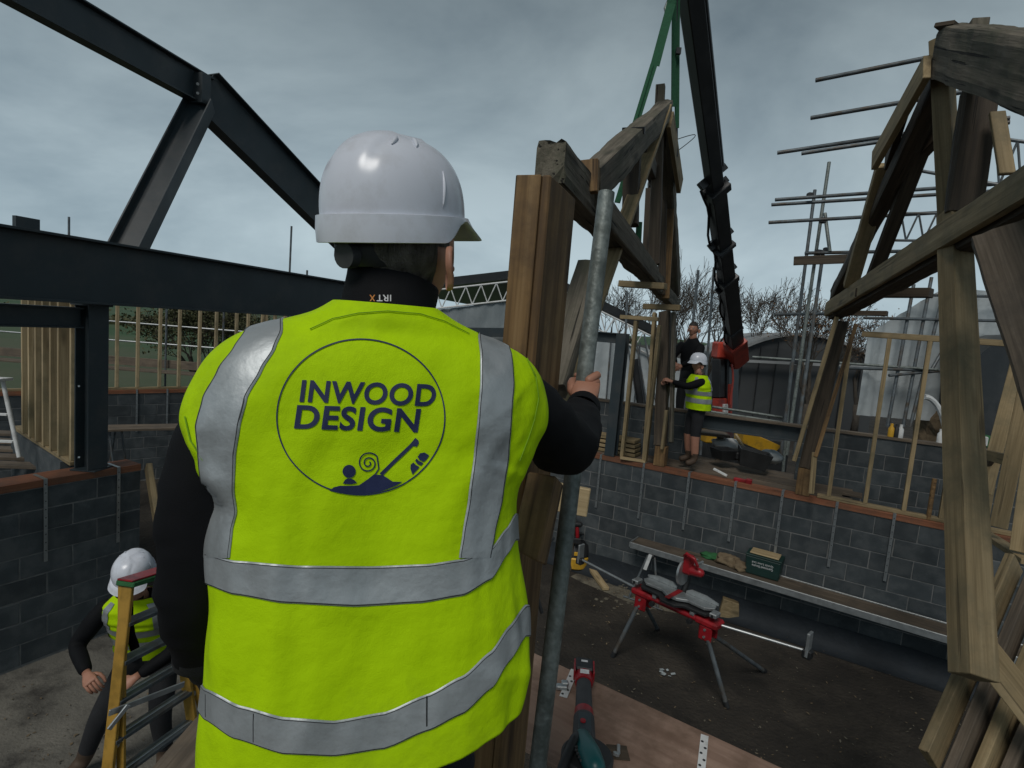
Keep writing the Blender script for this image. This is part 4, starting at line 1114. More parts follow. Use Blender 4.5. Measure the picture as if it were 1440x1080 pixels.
def ear_geo(sgn):
    vs = []; fs = []; n = 20; rings = [(1.0, 0, 0), (1.04, .006, .004), (.96, .011, .006), (.78, .007, .004), (.5, .004, .002), (.2, .006, 0)]
    for (s, o_, q) in rings:
        for k in range(n):
            a_ = 2 * math.pi * k / n
            ry = .019 * (1 + .18 * math.sin(a_)); rz = .034
            y = math.cos(a_) * ry * s; z = math.sin(a_) * rz * s
            if z < -.01: y *= .75
            flare = .010 * (1 - math.cos(a_)) / 2 + .004
            vs.append(Vector((sgn * (.071 + o_ + flare * 2.1), -.012 + y - .004, -.034 + z)))
    for i in range(len(rings) - 1):
        for k in range(n):
            k2 = (k + 1) % n; fs.append((i * n + k, i * n + k2, (i + 1) * n + k2, (i + 1) * n + k))
    fs.append(tuple((len(rings) - 1) * n + k for k in range(n)))
    return vs, fs
def hair_geo(S=1.0, bald=.0):
    vs, fs = head_geo(S * 1.0); keep = []
    out = []
    for v in vs:
        n_ = v.normalized(); out.append(v + n_ * (.006 + .002 * noise.noise(v * 90)) * S)
    for f in fs:
        c_ = sum((vs[i] for i in f), Vector()) / len(f) / S
        hair = c_.z > .045 or (c_.y < -.005 and c_.z > -.062) or (c_.y < .03 and c_.z > .0)
        if abs(c_.x) > .06 and c_.z < .0 and c_.y > -.015: hair = False
        if c_.y > .012 and c_.z < .02: hair = False
        if hair: keep.append(f)
    return out, keep

def helmet_parts(parent, world, S=1.0, col_mat=None, band=None):
    """hard hat in head-local frame (+Y front). shell with ridges, rim skirt, peak, ratchet"""
    hm = col_mat or M['helmet']
    seg = 96
    def rim(a_):  # a_: angle, 90deg = front (+Y)
        c_, s_ = math.cos(a_), math.sin(a_)
        r = 1 / math.sqrt((c_ / .118) ** 2 + (s_ / .142) ** 2)
        fr = max(0, s_)
        return r, fr
    mb = MB(); N = 22
    for i in range(N + 1):
        t_ = i / N
        for k in range(seg):
            a_ = 2 * math.pi * k / seg; r, fr = rim(a_)
            rr_ = r * (1 - t_ ** 2.6) ** (1 / 2.35) if t_ < 1 else 0
            z = .142 * t_
            x, y = rr_ * math.cos(a_), rr_ * math.sin(a_)
            # raised centre rib with two grooves along the crown
            if t_ > .25:
                w = abs(x); e = (t_ - .25) / .75
                z += e * .007 * (1 / (1 + math.exp((w - .038) / .0022)))
                if w < .07: z -= e * .004 * math.exp(-((w - .046) / .004) ** 2)
            mb.v.append(Vector((x, y, z)) * S)
    for i in range(N):
        for k in range(seg):
            k2 = (k + 1) % seg; mb.f.append((i * seg + k, i * seg + k2, (i + 1) * seg + k2, (i + 1) * seg + k)); mb.m.append(0)
    sh = mb.build('shell', hm, parent, world=world); shade(sh, 50)
    # skirt + peak
    mb = MB(); prof = []
    for k in range(seg):
        a_ = 2 * math.pi * k / seg; r, fr = rim(a_); s_ = math.sin(a_)
        pk = max(0, min(1, (s_ - .42) / .34)); pk = pk * pk * (3 - 2 * pk)
        e_ = max(0, min(1, (s_ + .18) / .55)); drop = .039 * (1 - e_ * e_ * (3 - 2 * e_))       # deep at nape, rising over the ears
        drop = max(drop, .010)
        arch = .010 * math.exp(-((s_ - .42) / .16) ** 2)
        out_r = .004 + .026 * pk
        d = Vector((math.cos(a_), math.sin(a_), 0))
        zl = -drop + arch - .024 * pk
        prof.append([d * (r - .001) + Vector((0, 0, .006)), d * (r + .0065) + Vector((0, 0, .005)), d * (r + .0072 + out_r * .35) + Vector((0, 0, zl * .4 - .001)), d * (r + .004 + out_r) + Vector((0, 0, zl)),
                     d * (r + .0005 + out_r) + Vector((0, 0, zl - .001)), d * (r - .001 + out_r * .3) + Vector((0, 0, zl * .4 - .004)), d * (r - .006) + Vector((0, 0, .002))])
    q = len(prof[0])
    for pr_ in prof:
        for p in pr_: mb.v.append(p * S)
    for k in range(seg):
        k2 = (k + 1) % seg
        for j in range(q):
            j2 = (j + 1) % q; mb.f.append((k * q + j, k2 * q + j, k2 * q + j2, k * q + j2)); mb.m.append(0)
    o = mb.build('rim', hm, parent, world=world); shade(o, 55)
    # moulded vents and ridges on the shell
    def dome(az_, t_):
        r, fr = rim(az_); rr_ = r * (1 - t_ ** 2.6) ** (1 / 2.35); return Vector((rr_ * math.cos(az_), rr_ * math.sin(az_), .142 * t_ + .0015)) * S
    for az0, t0, t1, w_ in ((-20, .80, .93, .004), (-48, .80, .93, .004), (200, .80, .93, .004), (228, .80, .93, .004), (-5, .12, .55, .003), (185, .12, .55, .003)):
        mb = MB(); pts = [dome(R(az0 + (i - 4) * 1.0), t0 + (t1 - t0) * i / 8) for i in range(9)]
        mb.tube(pts, [w_ * S * math.sin(math.pi * (i + .6) / 9.2) for i in range(9)], 8); o = mb.build('moulded_ridge', hm, parent, world=world); shade(o, 180)
    # harness band with ratchet knob at the nape
    mb = MB()
    pts = [(math.cos(a_) * .0935, math.sin(a_) * .1155 - .001, -.052) for a_ in [R(200 + i * 7) for i in range(21)]]
    mb.tube([Vector(p) * S for p in pts], [(.004 * S, .026 * S)] * len(pts), 8)
    o = mb.build('harness', M['black'], parent, world=world); shade(o, 60)
    mb = MB(); mb.tube([Vector((0, -.114, -.060)) * S, Vector((0, -.136, -.060)) * S], .021 * S, 18)
    o = mb.build('ratchet_knob', M['rubber'], parent, world=world); shade(o, 40)
    if band:
        mb = MB(); pts = [(math.cos(2 * math.pi * i / 40) * .124, math.sin(2 * math.pi * i / 40) * .149, -.012) for i in range(41)]
        mb.tube([Vector(p) * S for p in pts], [(.002 * S, .010 * S)] * 41, 6); mb.build('band', band, parent, world=world)

def hand_geo(mb, wrist, dirv, palmn, side, curl=60, S=1.0, mi=0):
    """dirv: wrist->knuckles, palmn: direction the palm faces, side: direction of the thumb"""
    dirv = Vector(dirv).normalized(); palmn = Vector(palmn); palmn = (palmn - dirv * palmn.dot(dirv)).normalized()
    sd_ = Vector(side); sd_ = (sd_ - dirv * sd_.dot(dirv) - palmn * sd_.dot(palmn)).normalized(); wrist = Vector(wrist)
    kn = wrist + dirv * .085 * S
    # palm as a flattened tube
    pts = [wrist - dirv * .03 * S, wrist, wrist + dirv * .03 * S, wrist + dirv * .065 * S, kn, kn + dirv * .008 * S]
    b = len(mb.v)
    seg = 14
    for p, (ra, rb) in zip(pts, ((.026, .020), (.027, .019), (.037, .018), (.043, .016), (.041, .013), (.030, .008))):
        for k in range(seg):
            a_ = 2 * math.pi * k / seg; mb.v.append(p + sd_ * (math.cos(a_) * ra * S) + palmn * (math.sin(a_) * rb * S))
    for i in range(len(pts) - 1):
        for k in range(seg):
            k2 = (k + 1) % seg; mb.f.append((b + i * seg + k, b + i * seg + k2, b + (i + 1) * seg + k2, b + (i + 1) * seg + k)); mb.m.append(mi)
    e = b + (len(pts) - 1) * seg; mb.f.append(tuple(e + k for k in range(seg))); mb.m.append(mi)
    mb.f.append(tuple(b + k for k in range(seg))[::-1]); mb.m.append(mi)
    for j, (o_, ln) in enumerate(((.031, (.042, .026, .021)), (.0105, (.046, .029, .022)), (-.0105, (.043, .027, .021)), (-.030, (.034, .021, .018)))):
        p = kn + sd_ * o_ * S - dirv * .006 * S; pts = [p - dirv * .012 * S, p]; ang = 0
        for q, l_ in enumerate(ln):
            ang += R(curl * (1.0 if q < 2 else .7))
            d = dirv * math.cos(ang) + palmn * math.sin(ang); p = p + d * l_ * S; pts.append(p.copy())
        mb.capsule(pts, [.0100 * S, .0098 * S, .0092 * S, .0085 * S, .0075 * S], 10, mi)
    tb_ = wrist + dirv * .018 * S + sd_ * .026 * S + palmn * .006 * S
    a1 = tb_ + (dirv * .55 + sd_ * .62 + palmn * .45).normalized() * .042 * S
    a2 = a1 + (dirv * .65 + sd_ * .12 + palmn * .7).normalized() * .032 * S
    a3 = a2 + (dirv * .55 - sd_ * .25 + palmn * .75).normalized() * .026 * S
    mb.capsule([tb_ - sd_ * .008 * S, tb_ + (a1 - tb_) * .5, a1, a2, a3], [.0155 * S, .0145 * S, .0118 * S, .0108 * S, .0085 * S], 12, mi)

# ---- generic worker --------------------------------------------------
def worker(name, base, S, yaw, J_, label, top='jacket', legs='trouser', shin=None, vest=False, helmet=True, girth=1.0, hair='hair', head=(0, 0, 0), head_yaw=0, head_pitch=0, hands=True, band=None, vest_open=False):
    """J_: joints in local frame (x right of the worker, y forward, z up), metres for S=1"""
    mt = Matrix.Translation(base) @ Matrix.Rotation(yaw, 4, 'Z') @ Matrix.Scale(S, 4)
    t = thing('person', base, label, 'person')
    rad = {'pelvis': (.155, .125), 'waist': (.155, .12), 'chest': (.165, .125), 'neckb': (.10, .08), 'neck': .055,
           'shl': .072, 'ell': .052, 'wrl': .036, 'shr': .072, 'elr': .052, 'wrr': .036,
           'hpl': .098, 'knl': .068, 'anl': .05, 'hel': .05, 'tol': .042, 'hpr': .098, 'knr': .068, 'anr': .05, 'her': .05, 'tor': .042}
    def gr(r): return tuple(x * girth for x in r) if isinstance(r, tuple) else r * (1 + (girth - 1) * .7)
    joints = {k: (Vector(J_[k]), gr(rad[k]) if k != 'neck' else rad[k]) for k in J_}
    bones = [('pelvis', 'waist'), ('waist', 'chest'), ('chest', 'neckb'), ('neckb', 'neck'),
             ('chest', 'shl'), ('shl', 'ell'), ('ell', 'wrl'), ('chest', 'shr'), ('shr', 'elr'), ('elr', 'wrr'),
             ('pelvis', 'hpl'), ('hpl', 'knl'), ('knl', 'anl'), ('anl', 'tol'), ('pelvis', 'hpr'), ('hpr', 'knr'), ('knr', 'anr'), ('anr', 'tor')]
    vs, fs = skin_mesh(joints, bones, 'pelvis')
    mb = MB(); mats = [M[top], M[legs], M['skin'], M['boot']]
    def zone(c_):
        best = min(bones, key=lambda b_: seg_dist(c_, joints[b_[0]][0], joints[b_[1]][0]))
        if best[1] in ('tol', 'tor'): return 3
        if best[1] in ('anl', 'anr'):
            a_ = joints[best[0]][0]; b_ = joints[best[1]][0]; f = (c_ - a_).dot(b_ - a_) / (b_ - a_).length_squared
            if f > .72: return 3
            return 2 if (shin and f > shin) else 1
        if best[0] in ('hpl', 'hpr') or best[1] in ('hpl', 'hpr'): return 1
        if best == ('neckb', 'neck') and c_.z > joints['neckb'][0].z + .06: return 2
        if best == ('pelvis', 'waist') and c_.z < joints['pelvis'][0].z + .04: return 1
        return 0
    b0 = len(mb.v); mb.v += vs; mb.f += fs
    for f in fs: mb.m.append(zone(sum((vs[i] for i in f), Vector()) / len(f)))
    # head and hands welded into the same body mesh
    hp = Vector(head) if any(head) else joints['neck'][0] + Vector((0, .015, .12))
    hm = Matrix.Translation(hp) @ Matrix.Rotation(head_yaw, 4, 'Z') @ Matrix.Rotation(head_pitch, 4, 'X')
    hv, hf = head_geo(); mb.add([hm @ v for v in hv], hf, 2)
    mb.tube([joints['neckb'][0], joints['neck'][0], hp - Vector((0, 0, .04))], [.068, .060, .056], 14, 2)
    for sg_ in (-1, 1): ev_, ef_ = ear_geo(sg_); mb.add([hm @ v for v in ev_], ef_, 2)
    if hands:
        for w_, e_, sg_ in (('wrl', 'ell', 1), ('wrr', 'elr', -1)):
            d = (joints[w_][0] - joints[e_][0]).normalized()
            hand_geo(mb, joints[w_][0] + d * .02, d, Vector((sg_ * .6, .3, -.5)), Vector((0, .5, .8)), curl=40, mi=2)
    o = mb.build('body', mats, t, world=mt); shade(o, 180)
    hv, hf = hair_geo(); h = MB(); h.add([hm @ v for v in hv], hf); o = h.build('hair', M[hair], t, world=mt); shade(o, 180)
    e = MB()
    for sg_ in (-1, 1): e.ball(hm @ Vector((sg_ * .031, .086, .008)), .011, 10, 8)
    o = e.build('eyes', M['eye'], t, world=mt); shade(o, 180)
    if helmet:
        hh = bpy.data.objects.new('hard_hat', None); col.objects.link(hh); place(hh, mt @ hm @ Matrix.Translation((0, 0, .045)), t)
        helmet_parts(hh, mt @ hm @ Matrix.Translation((0, .004, .045)), 1.0, band=band)
    if vest:
        pl, wa, ch, nb = (joints[k][0] for k in ('pelvis', 'waist', 'chest', 'neckb'))
        rows = []; seg = 40
        path = [(pl + (wa - pl) * .05, .190, .150), (wa, .188, .146), (ch + (wa - ch) * .3, .195, .152), (ch, .205, .152), (ch + (nb - ch) * .6, .19, .13), (nb + Vector((0, 0, .035)), .115, .095)]
        path = [(a_, b_ * girth, c_ * girth) for a_, b_, c_ in path]
        v = MB()
        P_ = []
        for i in range(len(path) - 1):
            for q in range(6):
                f = q / 6; P_.append((path[i][0].lerp(path[i + 1][0], f), path[i][1] * (1 - f) + path[i + 1][1] * f, path[i][2] * (1 - f) + path[i + 1][2] * f))
        P_.append(path[-1])
        def vp(i, k, off=0):
            c_, ra, rb = P_[i]; a_ = 2 * math.pi * k / seg + math.pi / 2
            w = 1 + .05 * noise.noise(Vector((math.cos(a_) * 2, math.sin(a_) * 2, i * .35)))
            return Vector((c_.x + math.cos(a_) * (ra * w + off), c_.y + math.sin(a_) * (rb * w + off), c_.z))
        for i in range(len(P_)):
            for k in range(seg): v.v.append(vp(i, k))
        for i in range(len(P_) - 1):
            for k in range(seg):
                k2 = (k + 1) % seg
                if vest_open and k in (0, seg - 1): continue
                v.f.append((i * seg + k, i * seg + k2, (i + 1) * seg + k2, (i + 1) * seg + k)); v.m.append(0)
        ve = v.build('vest', M['vis'], t, world=mt); shade(ve, 180)
        for (r0, r1) in ((5, 8), (10, 13)):
            s_ = MB()
            for i in (r0, r1):
                for k in range(seg): s_.v.append(vp(i, k, .005))
            for k in range(seg):
                k2 = (k + 1) % seg
                if vest_open and k in (0, seg - 1): continue
                s_.f.append((k, k2, seg + k2, seg + k)); s_.m.append(0)
            o = s_.build('reflective_band', M['band'], ve, world=mt); shade(o, 180)
        for kk in (seg // 8, seg * 3 // 8, seg * 5 // 8, seg * 7 // 8):
            s_ = MB(); n_ = 0
            for i in range(13, len(P_) - 2):
                s_.v += [vp(i, kk - 1.0, .005), vp(i, kk + 1.0, .005)]; n_ += 1
            for i in range(n_ - 1): s_.f.append((2 * i, 2 * i + 1, 2 * i + 3, 2 * i + 2)); s_.m.append(0)
            o = s_.build('shoulder_band', M['band'], ve, world=mt); shade(o, 180)
    return t

# worker in shorts and hi-vis on the wall plate, facing left, arms out to the truss leg
wp = Pz(968, 655, ZP + .01); wp = Vector((wp.x, wp.y, ZP + .006)) - rn * .12
JW = dict(pelvis=(0, -.02, .93), waist=(0, -.01, 1.07), chest=(0, .02, 1.30), neckb=(0, .03, 1.46), neck=(0, .05, 1.54),
          shl=(-.20, .05, 1.40), ell=(-.19, .30, 1.30), wrl=(-.10, .52, 1.36), shr=(.20, .05, 1.40), elr=(.20, .30, 1.28), wrr=(.08, .52, 1.33),
          hpl=(-.10, 0, .86), knl=(-.12, .04, .50), anl=(-.13, 0, .10), tol=(-.15, .16, .045), hpr=(.10, 0, .86), knr=(.12, .04, .50), anr=(.13, -.02, .10), tor=(.16, .14, .045))
worker('person', wp, .93, R(92 + 6), JW, girth=1.28, label= 'worker in white hard hat, hi-vis vest and black shorts steadying the truss leg', legs='trouser', shin=.02, vest=True, head_yaw=R(8))
# worker in black behind, higher up
bp_ = P(962, 606, 9.7); bp_.z = 2.30
JB = dict(JW); JB.update(ell=(-.22, .22, 1.18), wrl=(-.06, .36, 1.05), elr=(.22, .22, 1.18), wrr=(.06, .36, 1.08))
worker('person', bp_, 1.02, R(128), JB, girth=1.25, hair='hair_dark', label= 'bareheaded worker in black standing behind the hanging truss', helmet=False, head_yaw=R(15))
q = bp_; 
o = timber('scaffold_board', Vector((q.x - .7, q.y + .1, 2.272)), Vector((q.x + .7, q.y - .1, 2.272)), .45, .045, M['board']); tag(o, 'wide board under the boots of the worker in black', 'board')
for dx in (-.6, .6):
    o = timber('support_prop', Vector((q.x + dx, q.y - dx * .14, 0)), Vector((q.x + dx, q.y - dx * .14, 2.248)), .08, .08, M['board']); tag(o, 'timber prop under the %s end of the board of the worker in black' % ('left' if dx < 0 else 'right'), 'prop')
# worker below left behind the ladder, facing the camera, leaning
lp = gz(212, 4.25)
JL = dict(pelvis=(.02, -.10, .90), waist=(.01, -.04, 1.04), chest=(0, .07, 1.26), neckb=(-.01, .14, 1.41), neck=(-.02, .19, 1.48),
          shl=(-.20, .12, 1.35), ell=(-.30, .22, 1.08), wrl=(-.12, .36, .98), shr=(.20, .12, 1.35), elr=(.36, .18, 1.08), wrr=(.16, .42, 1.04),
          hpl=(-.10, -.08, .83), knl=(-.13, .06, .47), anl=(-.14, -.02, .10), tol=(-.17, .14, .045), hpr=(.12, -.08, .83), knr=(.26, .08, .48), anr=(.40, .02, .10), tor=(.46, .17, .045))
worker('person', lp, 1.09, R(180 + 8), JL, girth=1.18, label= 'worker in hi-vis vest and white hard hat behind the yellow step ladder', vest=True, vest_open=True, head_pitch=R(-26), shin=.72, band=M['red_p'])

# ================================================================== FOREGROUND MAN
PD = 1.0
t = thing('person', (P(510, 900, PD).x, P(510, 900, PD).y, 2.2), 'man seen from behind in yellow hi-vis vest and white hard hat holding a tube', 'person')
YAW = R(20)
ax = Vector((math.cos(YAW), math.sin(YAW), 0)); ay = Vector((-math.sin(YAW), math.cos(YAW), 0))
ROWS = [(428, 468, 615, .090, 0), (446, 436, 646, .098, 0), (464, 380, 688, .104, 0), (484, 330, 733, .118, 0), (512, 290, 758, .132, 0), (548, 263, 768, .142, 0),
        (585, 246, 767, .148, 0), (612, 249, 754, .150, 0), (640, 268, 740, .152, 0), (690, 283, 722, .156, 0), (760, 286, 724, .160, 0), (850, 283, 738, .166, .0),
        (930, 273, 742, .172, .02), (1002, 272, 738, .174, .035)]
EXP = 2.6
def ring_pt(cx, cy, z, a_, b_, tl, u):
    c_, s_ = math.cos(u), math.sin(u)
    x = math.copysign(abs(c_) ** (2 / EXP), c_) * a_; y = math.copysign(abs(s_) ** (2 / EXP), s_) * b_
    return Vector((cx, cy, z)) + ax * x + ay * y + Vector((0, 0, tl * x / a_))
fit = []
for (y, xl, xr, b_, tl) in ROWS:
    c = P((xl + xr) / 2, y, PD); cx, cy, z = c.x, c.y, c.z; a_ = (xr - xl) / 1600 * PD
    # keep the torso axis vertical: centre moves only sideways along ax
    for it in range(14):
        ps = [proj(ring_pt(cx, cy, z, a_, b_, tl, 2 * math.pi * k / 48))[0] for k in range(48)]
        mn, mxx = min(ps), max(ps)
        a_ *= 1 + .8 * ((xr - xl) / (mxx - mn) - 1)
        sh_ = ((xl + xr) / 2 - (mn + mxx) / 2) / FPX * PD
        cx += sh_ * ax.x * .8; cy += sh_ * ax.y * .8
    fit.append((cx, cy, z, a_, b_, tl))
def cr(p0, p1, p2, p3, t_):
    return .5 * ((2 * p1) + (-p0 + p2) * t_ + (2 * p0 - 5 * p1 + 4 * p2 - p3) * t_ * t_ + (-p0 + 3 * p1 - 3 * p2 + p3) * t_ ** 3)
def row(v):   # v in 0..1 from neck to hem
    f = v * (len(fit) - 1); i = min(int(f), len(fit) - 2); t_ = f - i
    g = [fit[max(0, min(len(fit) - 1, i + k))] for k in (-1, 0, 1, 2)]
    return tuple(cr(g[0][j], g[1][j], g[2][j], g[3][j], t_) for j in range(6))
def vest_pt(u, v, off=0.0):
    cx, cy, z, a_, b_, tl = row(v)
    p = ring_pt(cx, cy, z, a_ + off, b_ + off, tl, u)
    c_ = Vector((cx, cy, z)); n_ = (p - c_); n_.z = 0; n_.normalize()
    s = math.cos(u); back = -math.sin(u); v = v * (len(fit) - 1) / 15.0
    # cloth folds: soft hang folds, drag lines by the arms, pinch at the left waist
    w = .0085 * noise.noise(Vector((s * 3.2, v * 2.6, 1.3))) * min(1, v * 3)
    w += .0050 * noise.noise(Vector((s * 9 + v * 7, v * 6, 5.1))) * min(1, v * 3)
    w += .009 * noise.noise(Vector((s * 5 - v * 9, v * 3 + s * 4, 9.7))) * math.exp(-((abs(s) - .85) / .3) ** 2) * min(1, v * 2)
    if s < 0: w -= .016 * math.exp(-((v - .595) / .035) ** 2) * math.exp(-((s + .93) / .22) ** 2)      # pinch at left
    if s < 0: w += .008 * math.exp(-((v - .555) / .03) ** 2) * math.exp(-((s + .9) / .2) ** 2)
    w += .003 * math.sin(v * 60 + s * 6) * math.exp(-((v - .74) / .05) ** 2) * max(0, -s) ** 2
    w -= .012 * math.exp(-(s / .28) ** 2) * math.exp(-((v - .62) / .22) ** 2) * max(0, back)        # spine hollow
    w += .007 * math.exp(-((abs(s) - .5) / .22) ** 2) * math.exp(-((v - .33) / .12) ** 2) * max(0, back)  # shoulder blades
    for k_, (v0, sl, s0_, am) in enumerate(((.86, .20, -.2, .006), (.93, -.25, .3, .006), (.80, .35, .75, .006), (.24, -.9, .62, .004), (.30, -1.0, .70, .004), (.55, .5, .85, .006), (.69, .12, -.1, .004))):
        w += am * math.exp(-(((v - v0) - sl * (s - s0_) * .25) / .012) ** 2) * math.exp(-((s - s0_) / .28) ** 2) * max(.2, back)
    return p + n_ * w
NU, NV = 144, 190
mb = MB()
for j in range(NV + 1):
    for i in range(NU): mb.v.append(vest_pt(2 * math.pi * i / NU, j / NV))
for j in range(NV):
    for i in range(NU):
        i2 = (i + 1) % NU; mb.f.append((j * NU + i, j * NU + i2, (j + 1) * NU + i2, (j + 1) * NU + i)); mb.m.append(0)
VV = [v.copy() for v in mb.v]; VF = list(mb.f)
vest = mb.build('vest', M['vis'], t); shade(vest, 180)
so = vest.modifiers.new('thick', 'SOLIDIFY'); so.thickness = .0025; so.offset = -1
bvh = BVHTree.FromPolygons(VV, VF)
def hit(px, py, off=.003):
    r = ray(px, py).normalized(); loc, nrm, idx, dist = bvh.ray_cast(CAM, r)
    if loc is None: return None
    if nrm.dot(r) > 0: nrm = -nrm
    return loc + nrm * off
# ---- reflective bands round the body: solve v(u) so the band edge follows the photo
def interp(tab, x):
    if x <= tab[0][0]: return tab[0][1]
    for (x0, y0), (x1, y1) in zip(tab, tab[1:]):
        if x <= x1:
            f = (x - x0) / (x1 - x0); f = f * f * (3 - 2 * f) * .35 + f * .65
            return y0 + (y1 - y0) * f
    return tab[-1][1]
def solve_v(u, tab):
    lo, hi = .2, 1.0
    for _ in range(26):
        mid = (lo + hi) / 2; px, py, d = proj(vest_pt(u, mid))
        if py < interp(tab, px): lo = mid
        else: hi = mid
    return (lo + hi) / 2
def band_round(name, top, bot, off=.0030):
    n = 150; us = [math.pi + math.pi * i / n for i in range(n + 1)]     # back half: u from pi (left) to 2pi (right)
    vt = [solve_v(u, top) for u in us]; vb = [solve_v(u, bot) for u in us]
    nf = 60
    for i in range(1, nf):
        f = i / nf; us.append(2 * math.pi + math.pi * f); vt.append(vt[n] * (1 - f) + vt[0] * f); vb.append(vb[n] * (1 - f) + vb[0] * f)
    FS = [0, .035, .065, .2, .35, .5, .65, .8, .935, .965, 1]; m_ = MB(); q = len(FS) - 1; N_ = len(us)
    for u, a_, b_ in zip(us, vt, vb):
        for j in range(q + 1):
            f = FS[j]
            m_.v.append(vest_pt(u, a_ + (b_ - a_) * f, off if 0 < j < q else off * .35))
    for i in range(N_):
        i2 = (i + 1) % N_
        for j in range(q): m_.f.append((i * (q + 1) + j, i2 * (q + 1) + j, i2 * (q + 1) + j + 1, i * (q + 1) + j + 1)); m_.m.append(1 if j in (1, q - 2) else 0)
    o = m_.build(name, [M['band'], M['rubber']], vest); shade(o, 180); return o
band_round('reflective_band', [(285, 776), (330, 788), (420, 795), (520, 796), (600, 793), (650, 786), (690, 770), (712, 742), (724, 722)],
           [(285, 820), (330, 836), (400, 848), (500, 853), (590, 848), (650, 838), (690, 815), (712, 780), (724, 760)])
band_round('reflective_band', [(272, 945), (290, 968), (340, 992), (400, 1008), (470, 1013), (540, 1001), (600, 976), (650, 950), (690, 915), (715, 880), (738, 850)],
           [(272, 988), (290, 1012), (330, 1038), (400, 1060), (470, 1063), (540, 1053), (600, 1028), (650, 1004), (690, 968), (715, 930), (738, 895)])
def band_grid(name, rows, off=.0036, front=True):
    """rows: (y, xl, xr) in the photo; laid on the cloth, then carried over the shoulder to the front"""
    FS = [0, .035, .062, .2, .35, .5, .65, .8, .938, .965, 1]; m_ = MB(); q = 10; n_ = 0; ok = []
    tab_l = [(y, a_) for y, a_, b_ in rows]; tab_r = [(y, b_) for y, a_, b_ in rows]
    y0, y1 = rows[0][0], rows[-1][0]; N_ = 70; grid = []
    tops_ = []
    for j in range(q + 1):
        px = interp(tab_l, y0) + (interp(tab_r, y0) - interp(tab_l, y0)) * j / q; y = y0 + 12
        while y > y0 - 40 and hit(px, y - 1) is not None: y -= 1
        tops_.append(y)
    for i in range(N_ + 1):
        line = []
        for j in range(q + 1):
            f = FS[j]; y = tops_[j] + (y1 - tops_[j]) * i / N_; l_, r_ = interp(tab_l, y), interp(tab_r, y); px = l_ + (r_ - l_) * f
            h_ = None; k_ = 0
            while h_ is None and k_ < 30:
                h_ = hit(px, y, off if 0 < j < q else off * .3); px += .8 if (l_ + r_) / 2 > px else -.8; k_ += 1
            line.append(h_)
        if all(h is not None for h in line): grid.append(line)
    for line in grid: m_.v += line
    for i in range(len(grid) - 1):
        for j in range(q): m_.f.append((i * (q + 1) + j, i * (q + 1) + j + 1, (i + 1) * (q + 1) + j + 1, (i + 1) * (q + 1) + j)); m_.m.append(1 if j in (1, q - 2) else 0)
    if front and grid:
        # mirror about the torso mid-plane to give the front strap
        b = len(m_.v); c0_ = Vector((fit[4][0], fit[4][1], 0))
        for line in grid:
            for p in line:
                dd = (p - c0_).dot(ay); m_.v.append(p - ay * (2 * dd + .0) + ay * .004)
        for i in range(len(grid) - 1):
            for j in range(q): m_.f.append((b + i * (q + 1) + j, b + i * (q + 1) + j + 1, b + (i + 1) * (q + 1) + j + 1, b + (i + 1) * (q + 1) + j)); m_.m.append(0)
        for j in range(q): m_.f.append((j, j + 1, b + j + 1, b + j)); m_.m.append(0)
    o = m_.build(name, [M['band'], M['rubber']], vest); shade(o, 180); return o
band_grid('shoulder_band', [(3, 0, 0)][:0] + [(466, 344, 398), (490, 328, 388), (520, 306, 370), (560, 285, 348), (600, 275, 338), (640, 278, 332), (690, 285, 330), (720, 292, 334), (745, 289, 328), (784, 287, 324)])
band_grid('shoulder_band', [(474, 672, 712), (500, 675, 720), (540, 675, 723), (580, 672, 720), (640, 666, 716), (700, 658, 707), (750, 650, 696), (784, 645, 690)])
# stitched seams
def seam(pts, r=.0011, mat='trouser', name='seam'):
    P_ = []
    for (a_, b_) in zip(pts, pts[1:]):
        for i in range(8):
            f = i / 8; h_ = hit(a_[0] + (b_[0] - a_[0]) * f, a_[1] + (b_[1] - a_[1]) * f, .0025)
            if h_ is not None: P_.append(h_)
    if len(P_) > 2:
        m_ = MB(); m_.tube(P_, r, 5); return m_.build(name, M[mat], vest)
seam([(262, 586), (270, 620), (290, 652)], mat='vis_seam'); seam([(436, 464), (468, 449), (505, 441), (545, 438), (590, 442), (625, 453), (664, 473)], r=.0008, mat='vis_seam')
seam([(740, 505), (752, 530), (756, 560), (750, 590), (742, 615), (728, 652)], mat='vis_seam')
for x_, y0_, y1_ in ((358, 1002, 1048), (600, 978, 1026), (292, 975, 1012)):
    seam([(x_, y0_), (x_, y1_)], .0012, 'black')
